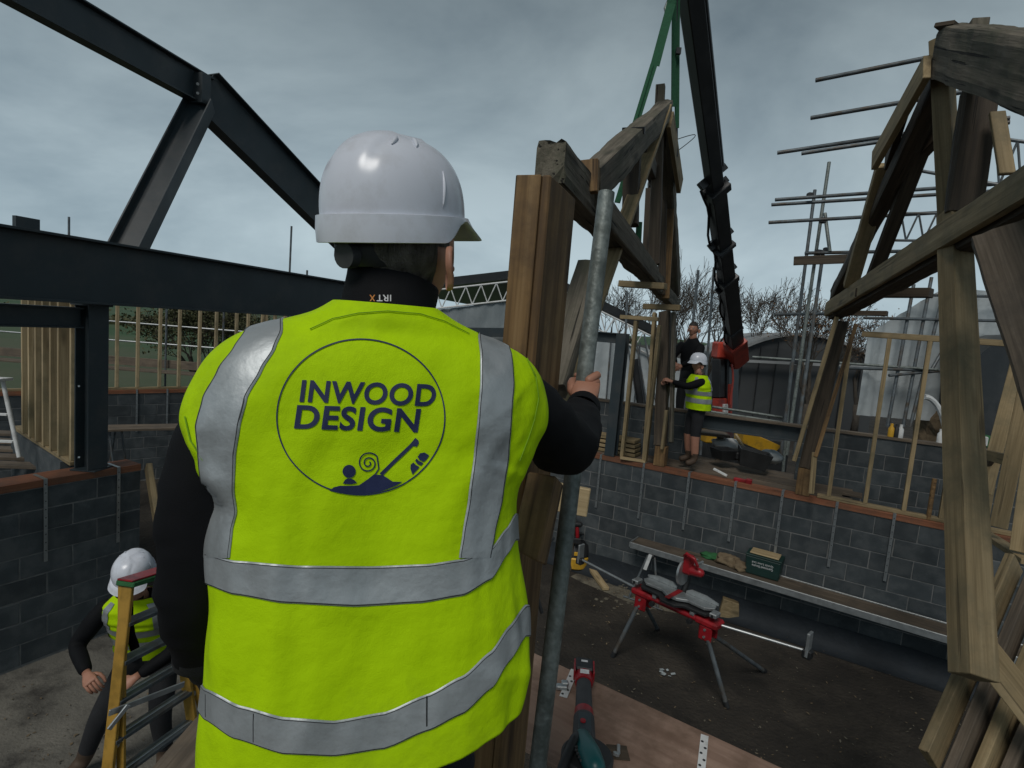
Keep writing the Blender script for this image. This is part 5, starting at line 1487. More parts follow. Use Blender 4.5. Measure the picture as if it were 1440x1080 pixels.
# ---- logo print
lg = MB()
def lay(poly_mb, name='logo_print', mat='navy', off=.0016, target=hit, parent=vest):
    """poly_mb: 2-D triangles in photo pixels -> laid on the cloth"""
    out_ = MB(); bad = set()
    for i, v in enumerate(poly_mb.v):
        h_ = target(v.x, v.y, off)
        if h_ is None: bad.add(i); h_ = Vector()
        out_.v.append(h_)
    for f in poly_mb.f:
        if not any(i in bad for i in f): out_.f.append(f); out_.m.append(0)
    return out_.build(name, M[mat], parent)
def text2d(txt, x0, y0, x1, y1, shear=.12, slope=0.0, bold=.018, target_h=None):
    cu = bpy.data.curves.new('t', 'FONT'); cu.body = txt; cu.size = 1; cu.shear = shear; cu.offset = bold; cu.resolution_u = 6; cu.space_character = 1.06
    ob = bpy.data.objects.new('t', cu); col.objects.link(ob); dg = bpy.context.evaluated_depsgraph_get(); dg.update()
    me = bpy.data.meshes.new_from_object(ob.evaluated_get(dg)); bm = bmesh.new(); bm.from_mesh(me)
    bmesh.ops.triangulate(bm, faces=bm.faces)
    for _ in range(2): bmesh.ops.subdivide_edges(bm, edges=[e for e in bm.edges if e.calc_length() > .12], cuts=1); bmesh.ops.triangulate(bm, faces=bm.faces)
    xs = [v.co.x for v in bm.verts]; ys = [v.co.y for v in bm.verts]; a0, a1, b0, b1 = min(xs), max(xs), min(ys), max(ys)
    m_ = MB(); bm.verts.index_update()
    for v in bm.verts:
        fx_ = (v.co.x - a0) / (a1 - a0); fy = (v.co.y - b0) / (b1 - b0)
        m_.v.append(Vector((x0 + (x1 - x0) * fx_, y1 + (y0 - y1) * fy + slope * fx_, 0)))
    m_.f = [tuple(v.index for v in f.verts) for f in bm.faces]; m_.m = [0] * len(m_.f)
    bm.free(); bpy.data.objects.remove(ob); bpy.data.curves.remove(cu); bpy.data.meshes.remove(me)
    return m_
def zc(x, y): return (380 + x / 4.5, 470 + y / 4.5)
def stroke2d(pts, w, m_=None):
    m_ = m_ or MB(); pts = [Vector((p[0], p[1], 0)) for p in pts]; n = len(pts); b = len(m_.v)
    if not isinstance(w, (list, tuple)): w = [w] * n
    for i, p in enumerate(pts):
        d = pts[min(i + 1, n - 1)] - pts[max(i - 1, 0)]; d.normalize(); nn = Vector((-d.y, d.x, 0))
        m_.v += [p + nn * w[i] / 2, p - nn * w[i] / 2]
    for i in range(n - 1): m_.f.append((b + 2 * i, b + 2 * i + 1, b + 2 * i + 3, b + 2 * i + 2)); m_.m.append(0)
    return m_
def fill2d(pts, m_=None):
    """fan-filled convex-ish outline, subdivided"""
    m_ = m_ or MB(); bm = bmesh.new(); vs_ = [bm.verts.new((p[0], p[1], 0)) for p in pts]; bm.faces.new(vs_)
    bmesh.ops.triangulate(bm, faces=bm.faces)
    for _ in range(2): bmesh.ops.subdivide_edges(bm, edges=[e for e in bm.edges if e.calc_length() > 9], cuts=1); bmesh.ops.triangulate(bm, faces=bm.faces)
    bm.verts.index_update(); m_.add([v.co.copy() for v in bm.verts], [tuple(v.index for v in f.verts) for f in bm.faces]); bm.free(); return m_
lay(text2d('INWOOD', 421, 534, 613, 565.5, shear=.13, slope=6.5, bold=.026), 'logo_lettering')
lay(text2d('DESIGN', 413.5, 569, 592, 603, shear=.13, slope=5.5, bold=.026), 'logo_lettering')
ring = [(507.4 + 118 * math.cos(a_), 586.5 + 109 * math.sin(a_)) for a_ in [2 * math.pi * i / 120 for i in range(121)]]
lay(stroke2d(ring, 1.9), 'logo_ring')
sp = []
for i in range(60):
    f = i / 59; a_ = -math.pi * .2 + f * 4.2 * math.pi; r_ = 3 + f * 70
    sp.append((f, a_, r_))
spiral = []
for i in range(70):
    f = i / 69; th = f * 2.25 * 2 * math.pi; r_ = 12 + 62 * f
    spiral.append(zc(618 + r_ * math.cos(math.pi + th), 815 + r_ * math.sin(math.pi + th)))
tail = [zc(618 + 74 * math.cos(math.pi + 2.25 * 2 * math.pi), 815 + 74 * math.sin(math.pi + 2.25 * 2 * math.pi))]
spiral = []
for i in range(70):
    f = i / 69; th = -1.0 + f * (2.05 * 2 * math.pi); r_ = 10 + 60 * f ** 1.15
    spiral.append(zc(620 + r_ * math.cos(th), 815 + r_ * math.sin(th)))
spiral += [zc(686, 850), zc(664, 885), zc(625, 915)]
lay(stroke2d(spiral, 1.9), 'logo_curl')
hill_ = [zc(375, 990), zc(400, 968), zc(440, 958), zc(520, 958), zc(560, 955), zc(605, 925), zc(650, 893), zc(680, 888), zc(715, 892), zc(745, 912), zc(775, 932), zc(835, 933), zc(790, 960), zc(700, 995), zc(600, 1012), zc(520, 1016), zc(440, 1005)]
lay(fill2d(hill_), 'logo_mound')
lay(fill2d([zc(498 + 41 * math.cos(a_), 867 + 41 * math.sin(a_)) for a_ in [2 * math.pi * i / 28 for i in range(28)]]), 'logo_disc')
lay(fill2d([zc(458, 945), zc(470, 922), zc(486, 912), zc(510, 912), zc(530, 922), zc(548, 940), zc(510, 948)]), 'logo_figure')
lay(stroke2d([zc(700, 888), zc(790, 800), zc(880, 715), zc(905, 690)], [5.4, 5.2, 5.0, 5.0]), 'logo_lever')
lay(fill2d([zc(880, 700), zc(918, 655), zc(938, 672), zc(940, 692), zc(925, 712), zc(900, 705)]), 'logo_lever_head')
lay(fill2d([zc(932, 775), zc(948, 752), zc(975, 747), zc(1005, 765), zc(990, 790), zc(972, 808), zc(945, 795)]), 'logo_bird')
lay(fill2d([zc(925, 785), zc(940, 800), zc(970, 815), zc(955, 832), zc(930, 820), zc(916, 800)]), 'logo_bird')
lay(fill2d([zc(905, 810), zc(920, 826), zc(945, 840), zc(900, 888), zc(886, 850), zc(888, 825)]), 'logo_bird')

# ---- body: trunk, arms, legs (one surface), head and hands joined in
def tw(v, f=0, s=0):   # torso axis point at row v, offset forward f, sideways s
    cx, cy, z, a_, b_, tl = row(v); return Vector((cx, cy, z)) + ay * f + ax * s
shR = P(726, 560, 1.10); elR = P(797, 634, 1.30); wrR = P(820, 573, 1.56)
shL = P(304, 585, .93); m1L = P(284, 690, .915); elL = P(276, 830, .925); f1L = P(285, 905, 1.0); wrL = P(330, 965, 1.18)
hipz = 2.2 + .98
pel = Vector((tw(.95).x, tw(.95).y, hipz + .02))
joints = {'pelvis': (pel, (.17, .13)), 'waist': (tw(.74), (.17, .12)), 'chest': (tw(.42), (.17, .105)), 'neckb': (tw(.08), (.085, .075)), 'neck': (tw(0) + Vector((0, 0, .05)) + ay * .01, .062),
          'shr': (shR, .078), 'elr': (elR, .085), 'elr2': (elR.lerp(wrR, .45), .074), 'wrr': (wrR, .044),
          'shl': (shL, .076), 'm1l': (m1L, .067), 'ell': (elL, .062), 'f1l': (f1L, .056), 'wrl': (wrL, .040)}
bones = [('pelvis', 'waist'), ('waist', 'chest'), ('chest', 'neckb'), ('neckb', 'neck'), ('chest', 'shr'), ('shr', 'elr'), ('elr', 'elr2'), ('elr2', 'wrr'),
         ('chest', 'shl'), ('shl', 'm1l'), ('m1l', 'ell'), ('ell', 'f1l'), ('f1l', 'wrl')]
for sg_, k in ((-1, 'l'), (1, 'r')):
    hpj = pel + ax * .11 * sg_ - Vector((0, 0, .07)); kn_ = hpj + ax * .03 * sg_ + ay * .03; kn_.z = 2.2 + .52; an_ = kn_ + ay * -.02; an_.z = 2.2 + .10
    to_ = an_ + ay * .17 + ax * .03 * sg_; to_.z = 2.2 + .05
    joints['hp' + k] = (hpj, .105); joints['kn' + k] = (kn_, .075); joints['an' + k] = (an_, .058); joints['to' + k] = (to_, .046)
    bones += [('pelvis', 'hp' + k), ('hp' + k, 'kn' + k), ('kn' + k, 'an' + k), ('an' + k, 'to' + k)]
vs_, fs_ = skin_mesh(joints, bones, 'pelvis', sub=3)
body = MB()
for v in vs_:
    k = .007 * noise.noise(v * 8) + .006 * noise.noise(Vector((v.x * 18, v.y * 18, v.z * 34)))
    body.v.append(v + Vector((k, k * .4, k)))
body.f += fs_
for f in fs_:
    c_ = sum((vs_[i] for i in f), Vector()) / len(f)
    b_ = min(bones, key=lambda q: seg_dist(c_, joints[q[0]][0], joints[q[1]][0]))
    body.m.append(2 if b_[1][:2] == 'to' else 1 if b_[0][:2] in ('hp', 'kn') or b_[1][:2] in ('hp',) or c_.z < hipz else 0)
HC = P(569, 347, 1.03); HY = R(-27)
HM = Matrix.Translation(HC) @ Matrix.Rotation(HY, 4, 'Z') @ Matrix.Rotation(R(5), 4, 'X')
hv, hf = head_geo(1.08); body.add([HM @ v for v in hv], hf, 3)
for sg_ in (-1, 1): ev_, ef_ = ear_geo(sg_); body.add([HM @ Vector((v.x * (1.16 if sg_ > 0 else .93), v.y * 1.1, v.z * 1.08)) for v in ev_], ef_, 3)
nk = tw(0) - Vector((0, 0, .03)); body.tube([nk, nk.lerp(HC, .45), HC - Vector((0, 0, .04))], [.068, .064, .062], 20, 3)
# right hand on the tube: thumb left, fingers wrapping the far right side
T0 = P(853, 271, 1.68); T1 = P(756, 1080, 1.56); tdir = (T1 - T0).normalized()
TUBE_R = .0242
T1e = T0 + tdir * ((2.245 - T0.z) / tdir.z)
hc = P(818, 550, 1.62)
# nearest point of tube axis to hand
k_ = (hc - T0).dot(tdir); tc_ = T0 + tdir * k_
toC = (CAM - tc_); toC = (toC - tdir * toC.dot(tdir)).normalized()          # from tube towards the camera
side_r = toC.cross(tdir).normalized()
if side_r.dot(CR) < 0: side_r = -side_r                                       # to the right in the picture
upT = -tdir
def tp(ang, rr_, h):   # point around the tube: 0 = camera side, 90 = right side, 180 = far side
    a_ = R(ang); return tc_ + (toC * math.cos(a_) + side_r * math.sin(a_)) * rr_ + upT * h
# wrist -> palm
w0 = wrR + (wrR - elR).normalized() * .005
pm = [w0, w0.lerp(tp(5, TUBE_R + .022, -.012), .55), tp(8, TUBE_R + .018, .0), tp(18, TUBE_R + .016, .026)]
b = len(body.v); seg = 16
for p, (ra, rb) in zip(pm, ((.029, .024), (.034, .022), (.040, .019), (.034, .014))):
    for k in range(seg):
        a_ = 2 * math.pi * k / seg; body.v.append(p + side_r * math.cos(a_) * ra + toC * math.sin(a_) * rb)
for i in range(3):
    for k in range(seg):
        k2 = (k + 1) % seg; body.f.append((b + i * seg + k, b + i * seg + k2, b + (i + 1) * seg + k2, b + (i + 1) * seg + k)); body.m.append(3)
body.f.append(tuple(b + 3 * seg + k for k in range(seg))); body.m.append(3)
for j, (h, ext) in enumerate(((.052, 1.0), (.030, 1.05), (.008, 1.0), (-.014, .85))):
    rr_ = TUBE_R + .0095
    pts = [tp(22, TUBE_R + .014, h * .55 + .004), tp(62, TUBE_R + .016, h * .9 + .004), tp(100, rr_ + .003, h), tp(145, rr_, h), tp(190 * ext, rr_, h - .003), tp(225 * ext, rr_, h - .004)]
    body.capsule(pts, [.0125, .0118, .0106, .0098, .009, .0078], 10, 3)
pts = [tp(-12, TUBE_R + .020, -.018), tp(-45, TUBE_R + .018, .000), tp(-72, TUBE_R + .012, .018), tp(-105, TUBE_R + .0105, .028), tp(-140, TUBE_R + .0095, .034)]
body.capsule(pts, [.018, .0155, .0130, .0115, .0090], 12, 3)
# left hand in front of the body
hand_geo(body, wrL, (wrL - f1L), Vector((.5, .3, -.6)), Vector((.3, .4, .8)), 35, 1.05, 3)
bo = body.build('body', [M['jacket'], M['trouser'], M['boot'], M['skin']], t); shade(bo, 180)
# cuff of the right sleeve, collar
m_ = MB(); d_ = (wrR - elR).normalized()
m_.tube([wrR - d_ * .035, wrR - d_ * .02, wrR + d_ * .006, wrR + d_ * .010, wrR + d_ * .004], [.046, .048, .047, .044, .038], 24, caps=False)
o = m_.build('cuff', M['jacket'], t); shade(o, 60)
m_ = MB(); cA = tw(.035); cB = HC + Vector((-.012, -.012, -.105)); n_ = 12
prof_ = [(-.03, .082), (.0, .082), (.03, .081), (.058, .081), (.078, .081), (.084, .078), (.078, .074), (.04, .074)]
seg = 48; b = 0
for h, r_ in prof_:
    for k in range(seg):
        a_ = 2 * math.pi * k / seg; f = max(0, min(1, (h + .03) / .11)); c_ = cA.lerp(cB, f)
        fold = 1 + .03 * noise.noise(Vector((math.cos(a_) * 3, math.sin(a_) * 3, h * 40)))
        m_.v.append(Vector((c_.x, c_.y, cA.z)) + Vector((math.cos(a_) * r_ * fold, math.sin(a_) * r_ * fold * .95, h - f * (.004 + .034 * (.5 + .5 * math.cos(a_ - .3)) ** 1.5))))
for i in range(len(prof_) - 1):
    for k in range(seg):
        k2 = (k + 1) % seg; m_.f.append((i * seg + k, i * seg + k2, (i + 1) * seg + k2, (i + 1) * seg + k)); m_.m.append(0)
COLV = [v.copy() for v in m_.v]; COLF = list(m_.f)
collar = m_.build('collar', M['jacket'], t); shade(collar, 70)
cb = BVHTree.FromPolygons(COLV, COLF)
def hit_c(px, py, off=.0015):
    r = ray(px, py).normalized(); loc, nrm, idx, dist = cb.ray_cast(CAM, r)
    if loc is None: return None
    if nrm.dot(r) > 0: nrm = -nrm
    return loc + nrm * off
def flip(m2, cx_, cy_):
    for v in m2.v: v.x = 2 * cx_ - v.x; v.y = 2 * cy_ - v.y
    return m2
lay(flip(text2d('IRT', 530, 415, 550, 424, shear=0, bold=.01), 540, 419.5), 'neck_label', 'thread', .0015, hit_c, collar)
lay(flip(text2d('X', 520, 415, 528, 424, shear=0, bold=.02), 524, 419.5), 'neck_label', 'orange', .0015, hit_c, collar)
# hair and eyes
hv, hf = hair_geo(1.065); h = MB(); h.add([HM @ v for v in hv], hf); o = h.build('hair', M['hair'], t); shade(o, 180)
e = MB()
for sg_ in (-1, 1): e.ball(HM @ Vector((sg_ * .033, .091, .008)), .0115, 12, 8)
o = e.build('eyes', M['eye'], t); shade(o, 180)
hh = bpy.data.objects.new('hard_hat', None); col.objects.link(hh)
HW = HM @ Matrix.Translation((-.021, .0, .046)) @ Matrix.Rotation(R(4), 4, 'X')
place(hh, HW, t); helmet_parts(hh, HW, 1.0)

# the tube he holds
o = rod('scaffold_tube', T1e, T0, TUBE_R, M['galv'], None, 28, hollow=True); tag(o, 'upright galvanised scaffold tube gripped by the man in front', 'tube')
# ================================================================== PLATFORM THE MAN STANDS ON
ZF = 2.2
def board_poly(name, pts, th, mat, label, cat, z=ZF):
    mb = MB(); mb.prism([Vector((p.x, p.y, z - th)) for p in pts], (0, 0, th))
    c_ = sum(pts, Vector()) / len(pts); d = (pts[1] - pts[0]); mt = Matrix.Translation((c_.x, c_.y, z)) @ Matrix.Rotation(math.atan2(d.y, d.x), 4, 'Z')
    inv = mt.inverted(); mb.v = [inv @ v for v in mb.v]
    o = mb.build(name, mat, None, world=mt, bevel=.002); tag(o, label, cat); return o
e0 = Pz(736, 911, ZF); e1 = Pz(1100, 1080, ZF); ed = (e1 - e0).normalized()
w0_ = Pz(694, 1026, ZF); w1_ = Pz(782, 1075, ZF)
board_poly('plywood_sheet', [e0 - ed * .5, e1 + ed * 1.2, w1_ + ed * 2.0, w0_ - ed * .35], .018, M['ply'], 'brown plywood sheet at lower right carrying the cordless tools', 'plywood')
# scaffold boards below the man
for k in range(4):
    x0 = -1.05 + k * .232
    o = timber('scaffold_board', (x0 - .08, -1.2, ZF - .02), (x0 + .06, 2.3, ZF - .02), .225, .04, M['ply'] if k == 3 else M['board'])
    tag(o, ('leftmost', 'second', 'third', 'fourth', 'rightmost')[k] + ' of the scaffold boards under the man in front', 'board', 'boards under the man in front')
o = timber('scaffold_board', (.02, -.6, ZF - .06), (.02, 1.35, ZF - .06), .225, .04, M['board']); tag(o, 'lower scaffold board the upright tube stands near', 'board')
# transoms carrying the platform
t = thing('platform_scaffold', (0, 1.6, 0), 'tube scaffold carrying the boards and plywood in the foreground', 'scaffold')
for yy in (.2, 1.7): rod('transom', (-1.5, yy, ZF - .112), (3.4, yy - .5 if yy > 1 else yy, ZF - .112), .0242, M['tube'], t)
for (xx, yy) in ((-1.45, .2), (-1.45, 1.7), (3.2, .2), (3.2, 1.2)): rod('standard', (xx, yy, 0), (xx, yy, ZF - .09), .0242, M['tube'], t)

# ---- multitool: red and black cordless tool lying on the ply
def on_ply(px, py, h=0): return Pz(px, py, ZF + .001 + h)
a_ = on_ply(820, 945); b_ = on_ply(820, 1062); dm = (b_ - a_).normalized(); sm = Vector((dm.y, -dm.x, 0))
t = thing('multi_tool', (a_.x, a_.y, ZF), 'red and black cordless multi-tool lying on the plywood', 'power tool')
ML = (b_ - a_).length
def mt_seg(name, s0, s1, r0, r1, mat, z=.036, fl=.9):
    mb = MB(); n = 6; pts = [a_ + dm * ML * (s0 + (s1 - s0) * i / n) + Vector((0, 0, z)) for i in range(n + 1)]
    rr_ = [r0 + (r1 - r0) * i / n for i in range(n + 1)]
    mb.tube(pts, [(r, r * fl) for r in rr_], 16); o = mb.build(name, mat, t); shade(o, 50); return o
# battery
mb = MB(); mb.box(a_ + dm * ML * .00 + Vector((0, 0, .04)), a_ + dm * ML * .17 + Vector((0, 0, .04)), .082, .07); mb.build('battery', M['black'], t, bevel=.008)
for sgn in (-1, 1): mb = MB(); mb.box(a_ + dm * ML * .02 + sm * sgn * .043 + Vector((0, 0, .045)), a_ + dm * ML * .20 + sm * sgn * .043 + Vector((0, 0, .045)), .008, .05); mb.build('battery_clip', M['red_p'], t, bevel=.002)
mt_seg('red_collar', .17, .27, .044, .040, M['red_p'])
mb = MB(); mb.box(a_ + dm * ML * .19 + Vector((0, 0, .0765)), a_ + dm * ML * .24 + Vector((0, 0, .0745)), .04, .002); mb.build('logo_plate', M['thread'], t)
mb = MB(); mb.box(a_ + dm * ML * .05 + Vector((0, 0, .0762)), a_ + dm * ML * .075 + Vector((0, 0, .0762)), .03, .0015); mb.build('battery_marking', M['thread'], t)
mt_seg('grip', .27, .62, .033, .036, M['rubber'])
mt_seg('red_ring', .62, .70, .039, .040, M['red_p'])
mt_seg('motor_housing', .70, 1.0, .042, .046, M['rubber'])
mb = MB(); mb.box(a_ + dm * ML * .74 + Vector((0, 0, .075)), a_ + dm * ML * .97 + Vector((0, 0, .078)), .05, .006); mb.build('switch_panel', M['steel'], t, bevel=.002)
mb = MB(); mb.tube([a_ + dm * ML * .85 + sm * .008 + Vector((0, 0, .078)), a_ + dm * ML * .85 + sm * .008 + Vector((0, 0, .085))], .011, 14); mb.build('button', M['red_p'], t)
# ---- teal cordless saw at the bottom edge
c_ = on_ply(822, 1085)
t = thing('circular_saw', c_, 'teal and black cordless saw at the bottom edge of the picture', 'power tool')
mb = MB(); mb.tube([c_ + Vector((0, -.02, .01)), c_ + Vector((0, -.02, .09))], .095, 28); o = mb.build('guard', M['black'], t, bevel=.008); 
mb = MB(); mb.capsule([c_ + Vector((-.01, .05, .09)), c_ + Vector((.0, -.05, .11)), c_ + Vector((.01, -.12, .12))], [.034, .042, .038], 14); o = mb.build('motor_housing', M['teal'], t); shade(o)
mb = MB(); mb.capsule([c_ + Vector((-.10, -.10, .08)), c_ + Vector((-.05, .0, .12)), c_ + Vector((-.03, .05, .10))], .018, 12); o = mb.build('handle', M['black'], t); shade(o)
for k in range(5):
    mb = MB(); q = c_ + Vector((-.055 + k * .004, -.03 - k * .016, .118)); mb.box(q, q + Vector((.035, 0, 0)), .006, .006); mb.build('cooling_fin', M['rubber'], t)
# ---- perforated metal strips
def perf(px0, py0, px1, py1, w, label):
    p0 = on_ply(px0, py0, .003); p1 = on_ply(px1, py1, .003); d = (p1 - p0).normalized(); s_ = Vector((d.y, -d.x, 0)); Ln = (p1 - p0).length
    t = thing('perforated_strip', p0, label, 'metal strip')
    mb = MB(); mb.box(p0, p1, w, .0025); mb.build('strip', M['white'], t)
    n = int(Ln / .035)
    for i in range(n):
        q = p0 + d * (.018 + i * .035) + s_ * (w * .22 * (1 if i % 2 else -1)) + Vector((0, 0, .0014)); mb = MB(); mb.tube([q, q + Vector((0, 0, .0012))], .0058, 10); mb.build('hole', M['black'], t)
perf(792, 980, 808, 942, .035, 'short white perforated strip beside the multi-tool')
perf(986, 1082, 991, 1034, .03, 'white perforated strip standing out at the edge of the plywood')
mb = MB(); q = on_ply(790, 966, .01); mb.aabb(q, (.05, .03, .02)); mb.aabb(q + Vector((.015, .02, .008)), (.03, .03, .014)); o = mb.build('metal_clip', M['alu'], bevel=.004); tag(o, 'small bent metal clip beside the short perforated strip', 'clip')
# ---- dark plate painted as the shade in a square hole, with bolt
q = on_ply(869, 1058, .002); mb = MB(); mb.box(q - Vector((.04, 0, 0)), q + Vector((.04, 0, 0)), .075, .003); o = mb.build('hole_shade_plate', M['dark']); tag(o, 'dark square plate standing in for the shaded bolt hole in the plywood', 'patch')
mb = MB(); mb.tube([q + Vector((0, -.01, .002)), q + Vector((.004, .02, .016))], .007, 8); mb.tube([q + Vector((-.012, -.02, .003)), q + Vector((-.01, -.018, .012))], .013, 6); o = mb.build('bolt', M['alu']); shade(o); tag(o, 'loose steel bolt on the dark plate that stands in for its shaded hole', 'bolt')

# ================================================================== BENCH ALONG THE WALL
bz = .76
f0 = Pz(887, 763, bz); f1 = Pz(1160, 844, bz); bdv = (f1 - f0).normalized(); f1 = f0 + bdv * 5.6
bn = Vector((-bdv.y, bdv.x, 0))
if bn.dot(f0 - CAM) < 0: bn = -bn
t = thing('staging_bench', Vector((f0.x, f0.y, 0)), 'long aluminium-edged staging board on trestles along the block wall', 'bench')
timber('deck', f0 + bn * .20 - Vector((0, 0, .02)), f1 + bn * .20 - Vector((0, 0, .02)), .37, .03, M['board'], t)
for k in (0, .40):
    mb = MB(); mb.box(f0 + bn * k - Vector((0, 0, .035)), f1 + bn * k - Vector((0, 0, .035)), .025, .085); mb.build('edge_rail', M['alu'], t, bevel=.003)
mb = MB(); mb.box(f0 - bdv * .012 + bn * 0.0 - Vector((0, 0, .03)), f0 - bdv * .012 + bn * .4 - Vector((0, 0, .03)), .02, .07); mb.build('end_rail', M['alu'], t)
for s in (.35, 5.1):
    p = f0 + bdv * s
    for q, e_ in ((-.06, -.32), (.46, .34)):
        for sg_ in (-1, 1):
            rod('trestle_leg', p + bn * q + bdv * (sg_ * .05) - Vector((0, 0, .09)), Vector((p.x, p.y, 0.012)) + bn * (q + e_ * .45) + bdv * sg_ * .22, .017, M['tube'], t)
    rod('trestle_bar', p - bn * .12 - Vector((0, 0, .1)), p + bn * .5 - Vector((0, 0, .1)), .02, M['tube'], t)
    rod('trestle_foot', Vector((p.x, p.y, .02)) - bn * .2 - bdv * .3, Vector((p.x, p.y, .02)) - bn * .2 + bdv * .3, .015, M['tube'], t)
    mb = MB(); mb.box(p - bn * .10 - Vector((0, 0, .05)), p - bn * .28 - Vector((0, 0, .22)), .05, .012); mb.build('trestle_flap', M['alu'], t)
def on_b(px, py): return Pz(px, py, bz)
# dark green box with a board on top
q = on_b(1070, 812); ang = math.atan2(bdv.y, bdv.x)
t = thing('storage_box', q, 'dark green plastic box with a board lid on the staging bench', 'box')
mt = Matrix.Translation(q + bn * .14) @ Matrix.Rotation(ang, 4, 'Z')
mb = MB(); w_, d_, h_ = .44, .28, .25
vs_ = [(-w_ / 2 * .93, -d_ / 2 * .9, 0), (w_ / 2 * .93, -d_ / 2 * .9, 0), (w_ / 2 * .93, d_ / 2 * .9, 0), (-w_ / 2 * .93, d_ / 2 * .9, 0), (-w_ / 2, -d_ / 2, h_), (w_ / 2, -d_ / 2, h_), (w_ / 2, d_ / 2, h_), (-w_ / 2, d_ / 2, h_)]
mb.add(vs_, [(3, 2, 1, 0), (4, 5, 6, 7), (0, 1, 5, 4), (1, 2, 6, 5), (2, 3, 7, 6), (3, 0, 4, 7)]); mb.build('tub', M['greenbox'], t, world=mt, bevel=.012)
mb = MB(); mb.aabb((0, 0, h_ + .012), (w_ * 1.02, d_ * 1.02, .022)); mb.build('rim', M['greenbox'], t, world=mt, bevel=.006)
mb = MB(); mb.box((-.18, .0, h_ + .037), (.18, .0, h_ + .037), .22, .022); lid = mb.build('board_lid', M['pale'], t, world=mt @ Matrix.Rotation(R(0), 4, 'X'), bevel=.008)
# two lines of small white upside-down lettering on the box front
for r_, txt in ((0, 'Guaranteed Genuine'), (1, 'Quick Lime Ltd')):
    m2 = text2d(txt, -.13, -.016, .13, .016, shear=0, bold=.004)
    pl_ = MB()
    for v in m2.v: pl_.v.append(Vector((-v.x, -d_ / 2 * .96 - .006 - .0, .135 + r_ * .045 + v.y)))
    pl_.f = m2.f; pl_.m = m2.m; pl_.build('lettering', M['thread'], t, world=mt)
def cloth(name, px, py, sx2, sy, sz, mat, label, cat, seed):
    q = on_b(px, py) + bn * .18; mb = MB(); mb.ball((0, 0, 0), 1, 26, 16)
    for v in mb.v:
        n_ = 1 + .4 * noise.noise(v * 2.0 + Vector((seed, 0, 0))) + .16 * noise.noise(v * 5 + Vector((0, seed, 0)))
        v.x *= sx2 * n_; v.y *= sy * n_; v.z = max(-.5, v.z) * sz * n_
    o = mb.build(name, mat, None, world=Matrix.Translation(q + Vector((0, 0, sz * .45))) @ Matrix.Rotation(ang, 4, 'Z')); shade(o, 180); tag(o, label, cat)
cloth('cloth', 1018, 798, .17, .12, .085, M['cloth_b'], 'crumpled brown cloth left of the green box', 'cloth', 2.2)
cloth('cloth', 1037, 806, .10, .11, .07, M['cloth_b'], 'smaller brown cloth against the side of the green box', 'cloth', 5.2)
cloth('cloth', 996, 790, .15, .10, .05, M['cloth_g'], 'thin green cloth beside the red saw handle', 'cloth', 8.1)

# ================================================================== MITRE SAW ON STAND
sz = .82
s0 = Pz(896, 828, sz); s1 = Pz(1010, 879, sz); sdv = (s1 - s0).normalized(); snv = Vector((-sdv.y, sdv.x, 0))
if snv.dot(s0 - CAM) < 0: snv = -snv
SL = (s1 - s0).length; sm_ = (s0 + s1) / 2
t = thing('saw_stand', Vector((sm_.x, sm_.y, 0)), 'red folding mitre saw stand with grey splayed legs on the dirt floor', 'saw stand')
for k, off in enumerate((-.055, .055)):
    o = rod('rail', s0 + snv * off, s1 + snv * off, .036, M['red_p'], t, 16)
for s in (s0 + sdv * .10, s1 - sdv * .10):
    mb = MB(); mb.box(s - sdv * .13, s + sdv * .13, .20, .075); mb.build('end_housing', M['red_p'], t, bevel=.02)
    mb = MB(); mb.box(s - snv * .07 - Vector((0, 0, .03)), s - snv * .07 - Vector((0, 0, .20)), .03, .15, up=sdv); mb.build('leg_bracket', M['red_p'], t, bevel=.03)
    mb = MB(); mb.box(s + snv * .07 - Vector((0, 0, .03)), s + snv * .07 - Vector((0, 0, .20)), .03, .15, up=sdv); mb.build('leg_bracket', M['red_p'], t, bevel=.03)
    for zz in (.07, .15):
        mb = MB(); q = s - snv * .086 - Vector((0, 0, zz)); mb.tube([q, q - snv * .012], .014, 10); mb.build('rivet', M['alu'], t)
lf_ = Pz(862, 922, .02); rf_ = Pz(1022, 993, .02)
LT = s0 + sdv * .07 - snv * .07 - Vector((0, 0, .17)); RT = s1 - sdv * .06 - snv * .07 - Vector((0, 0, .17))
rod('leg', LT, lf_, .024, M['tube'], t, 14); rod('leg', RT, rf_, .024, M['tube'], t, 14)
lfb = lf_ + snv * 1.0; rfb = rf_ + snv * 1.0
rod('leg', LT + snv * .14, lfb, .024, M['tube'], t, 14); rod('leg', RT + snv * .14, rfb, .024, M['tube'], t, 14)
for p, d in ((lf_, LT), (rf_, RT), (lfb, LT), (rfb, RT)):
    mb = MB(); dd = (d - p).normalized(); mb.tube([p - dd * .015, p + dd * .05], .028, 12); mb.build('rubber_foot', M['black'], t)
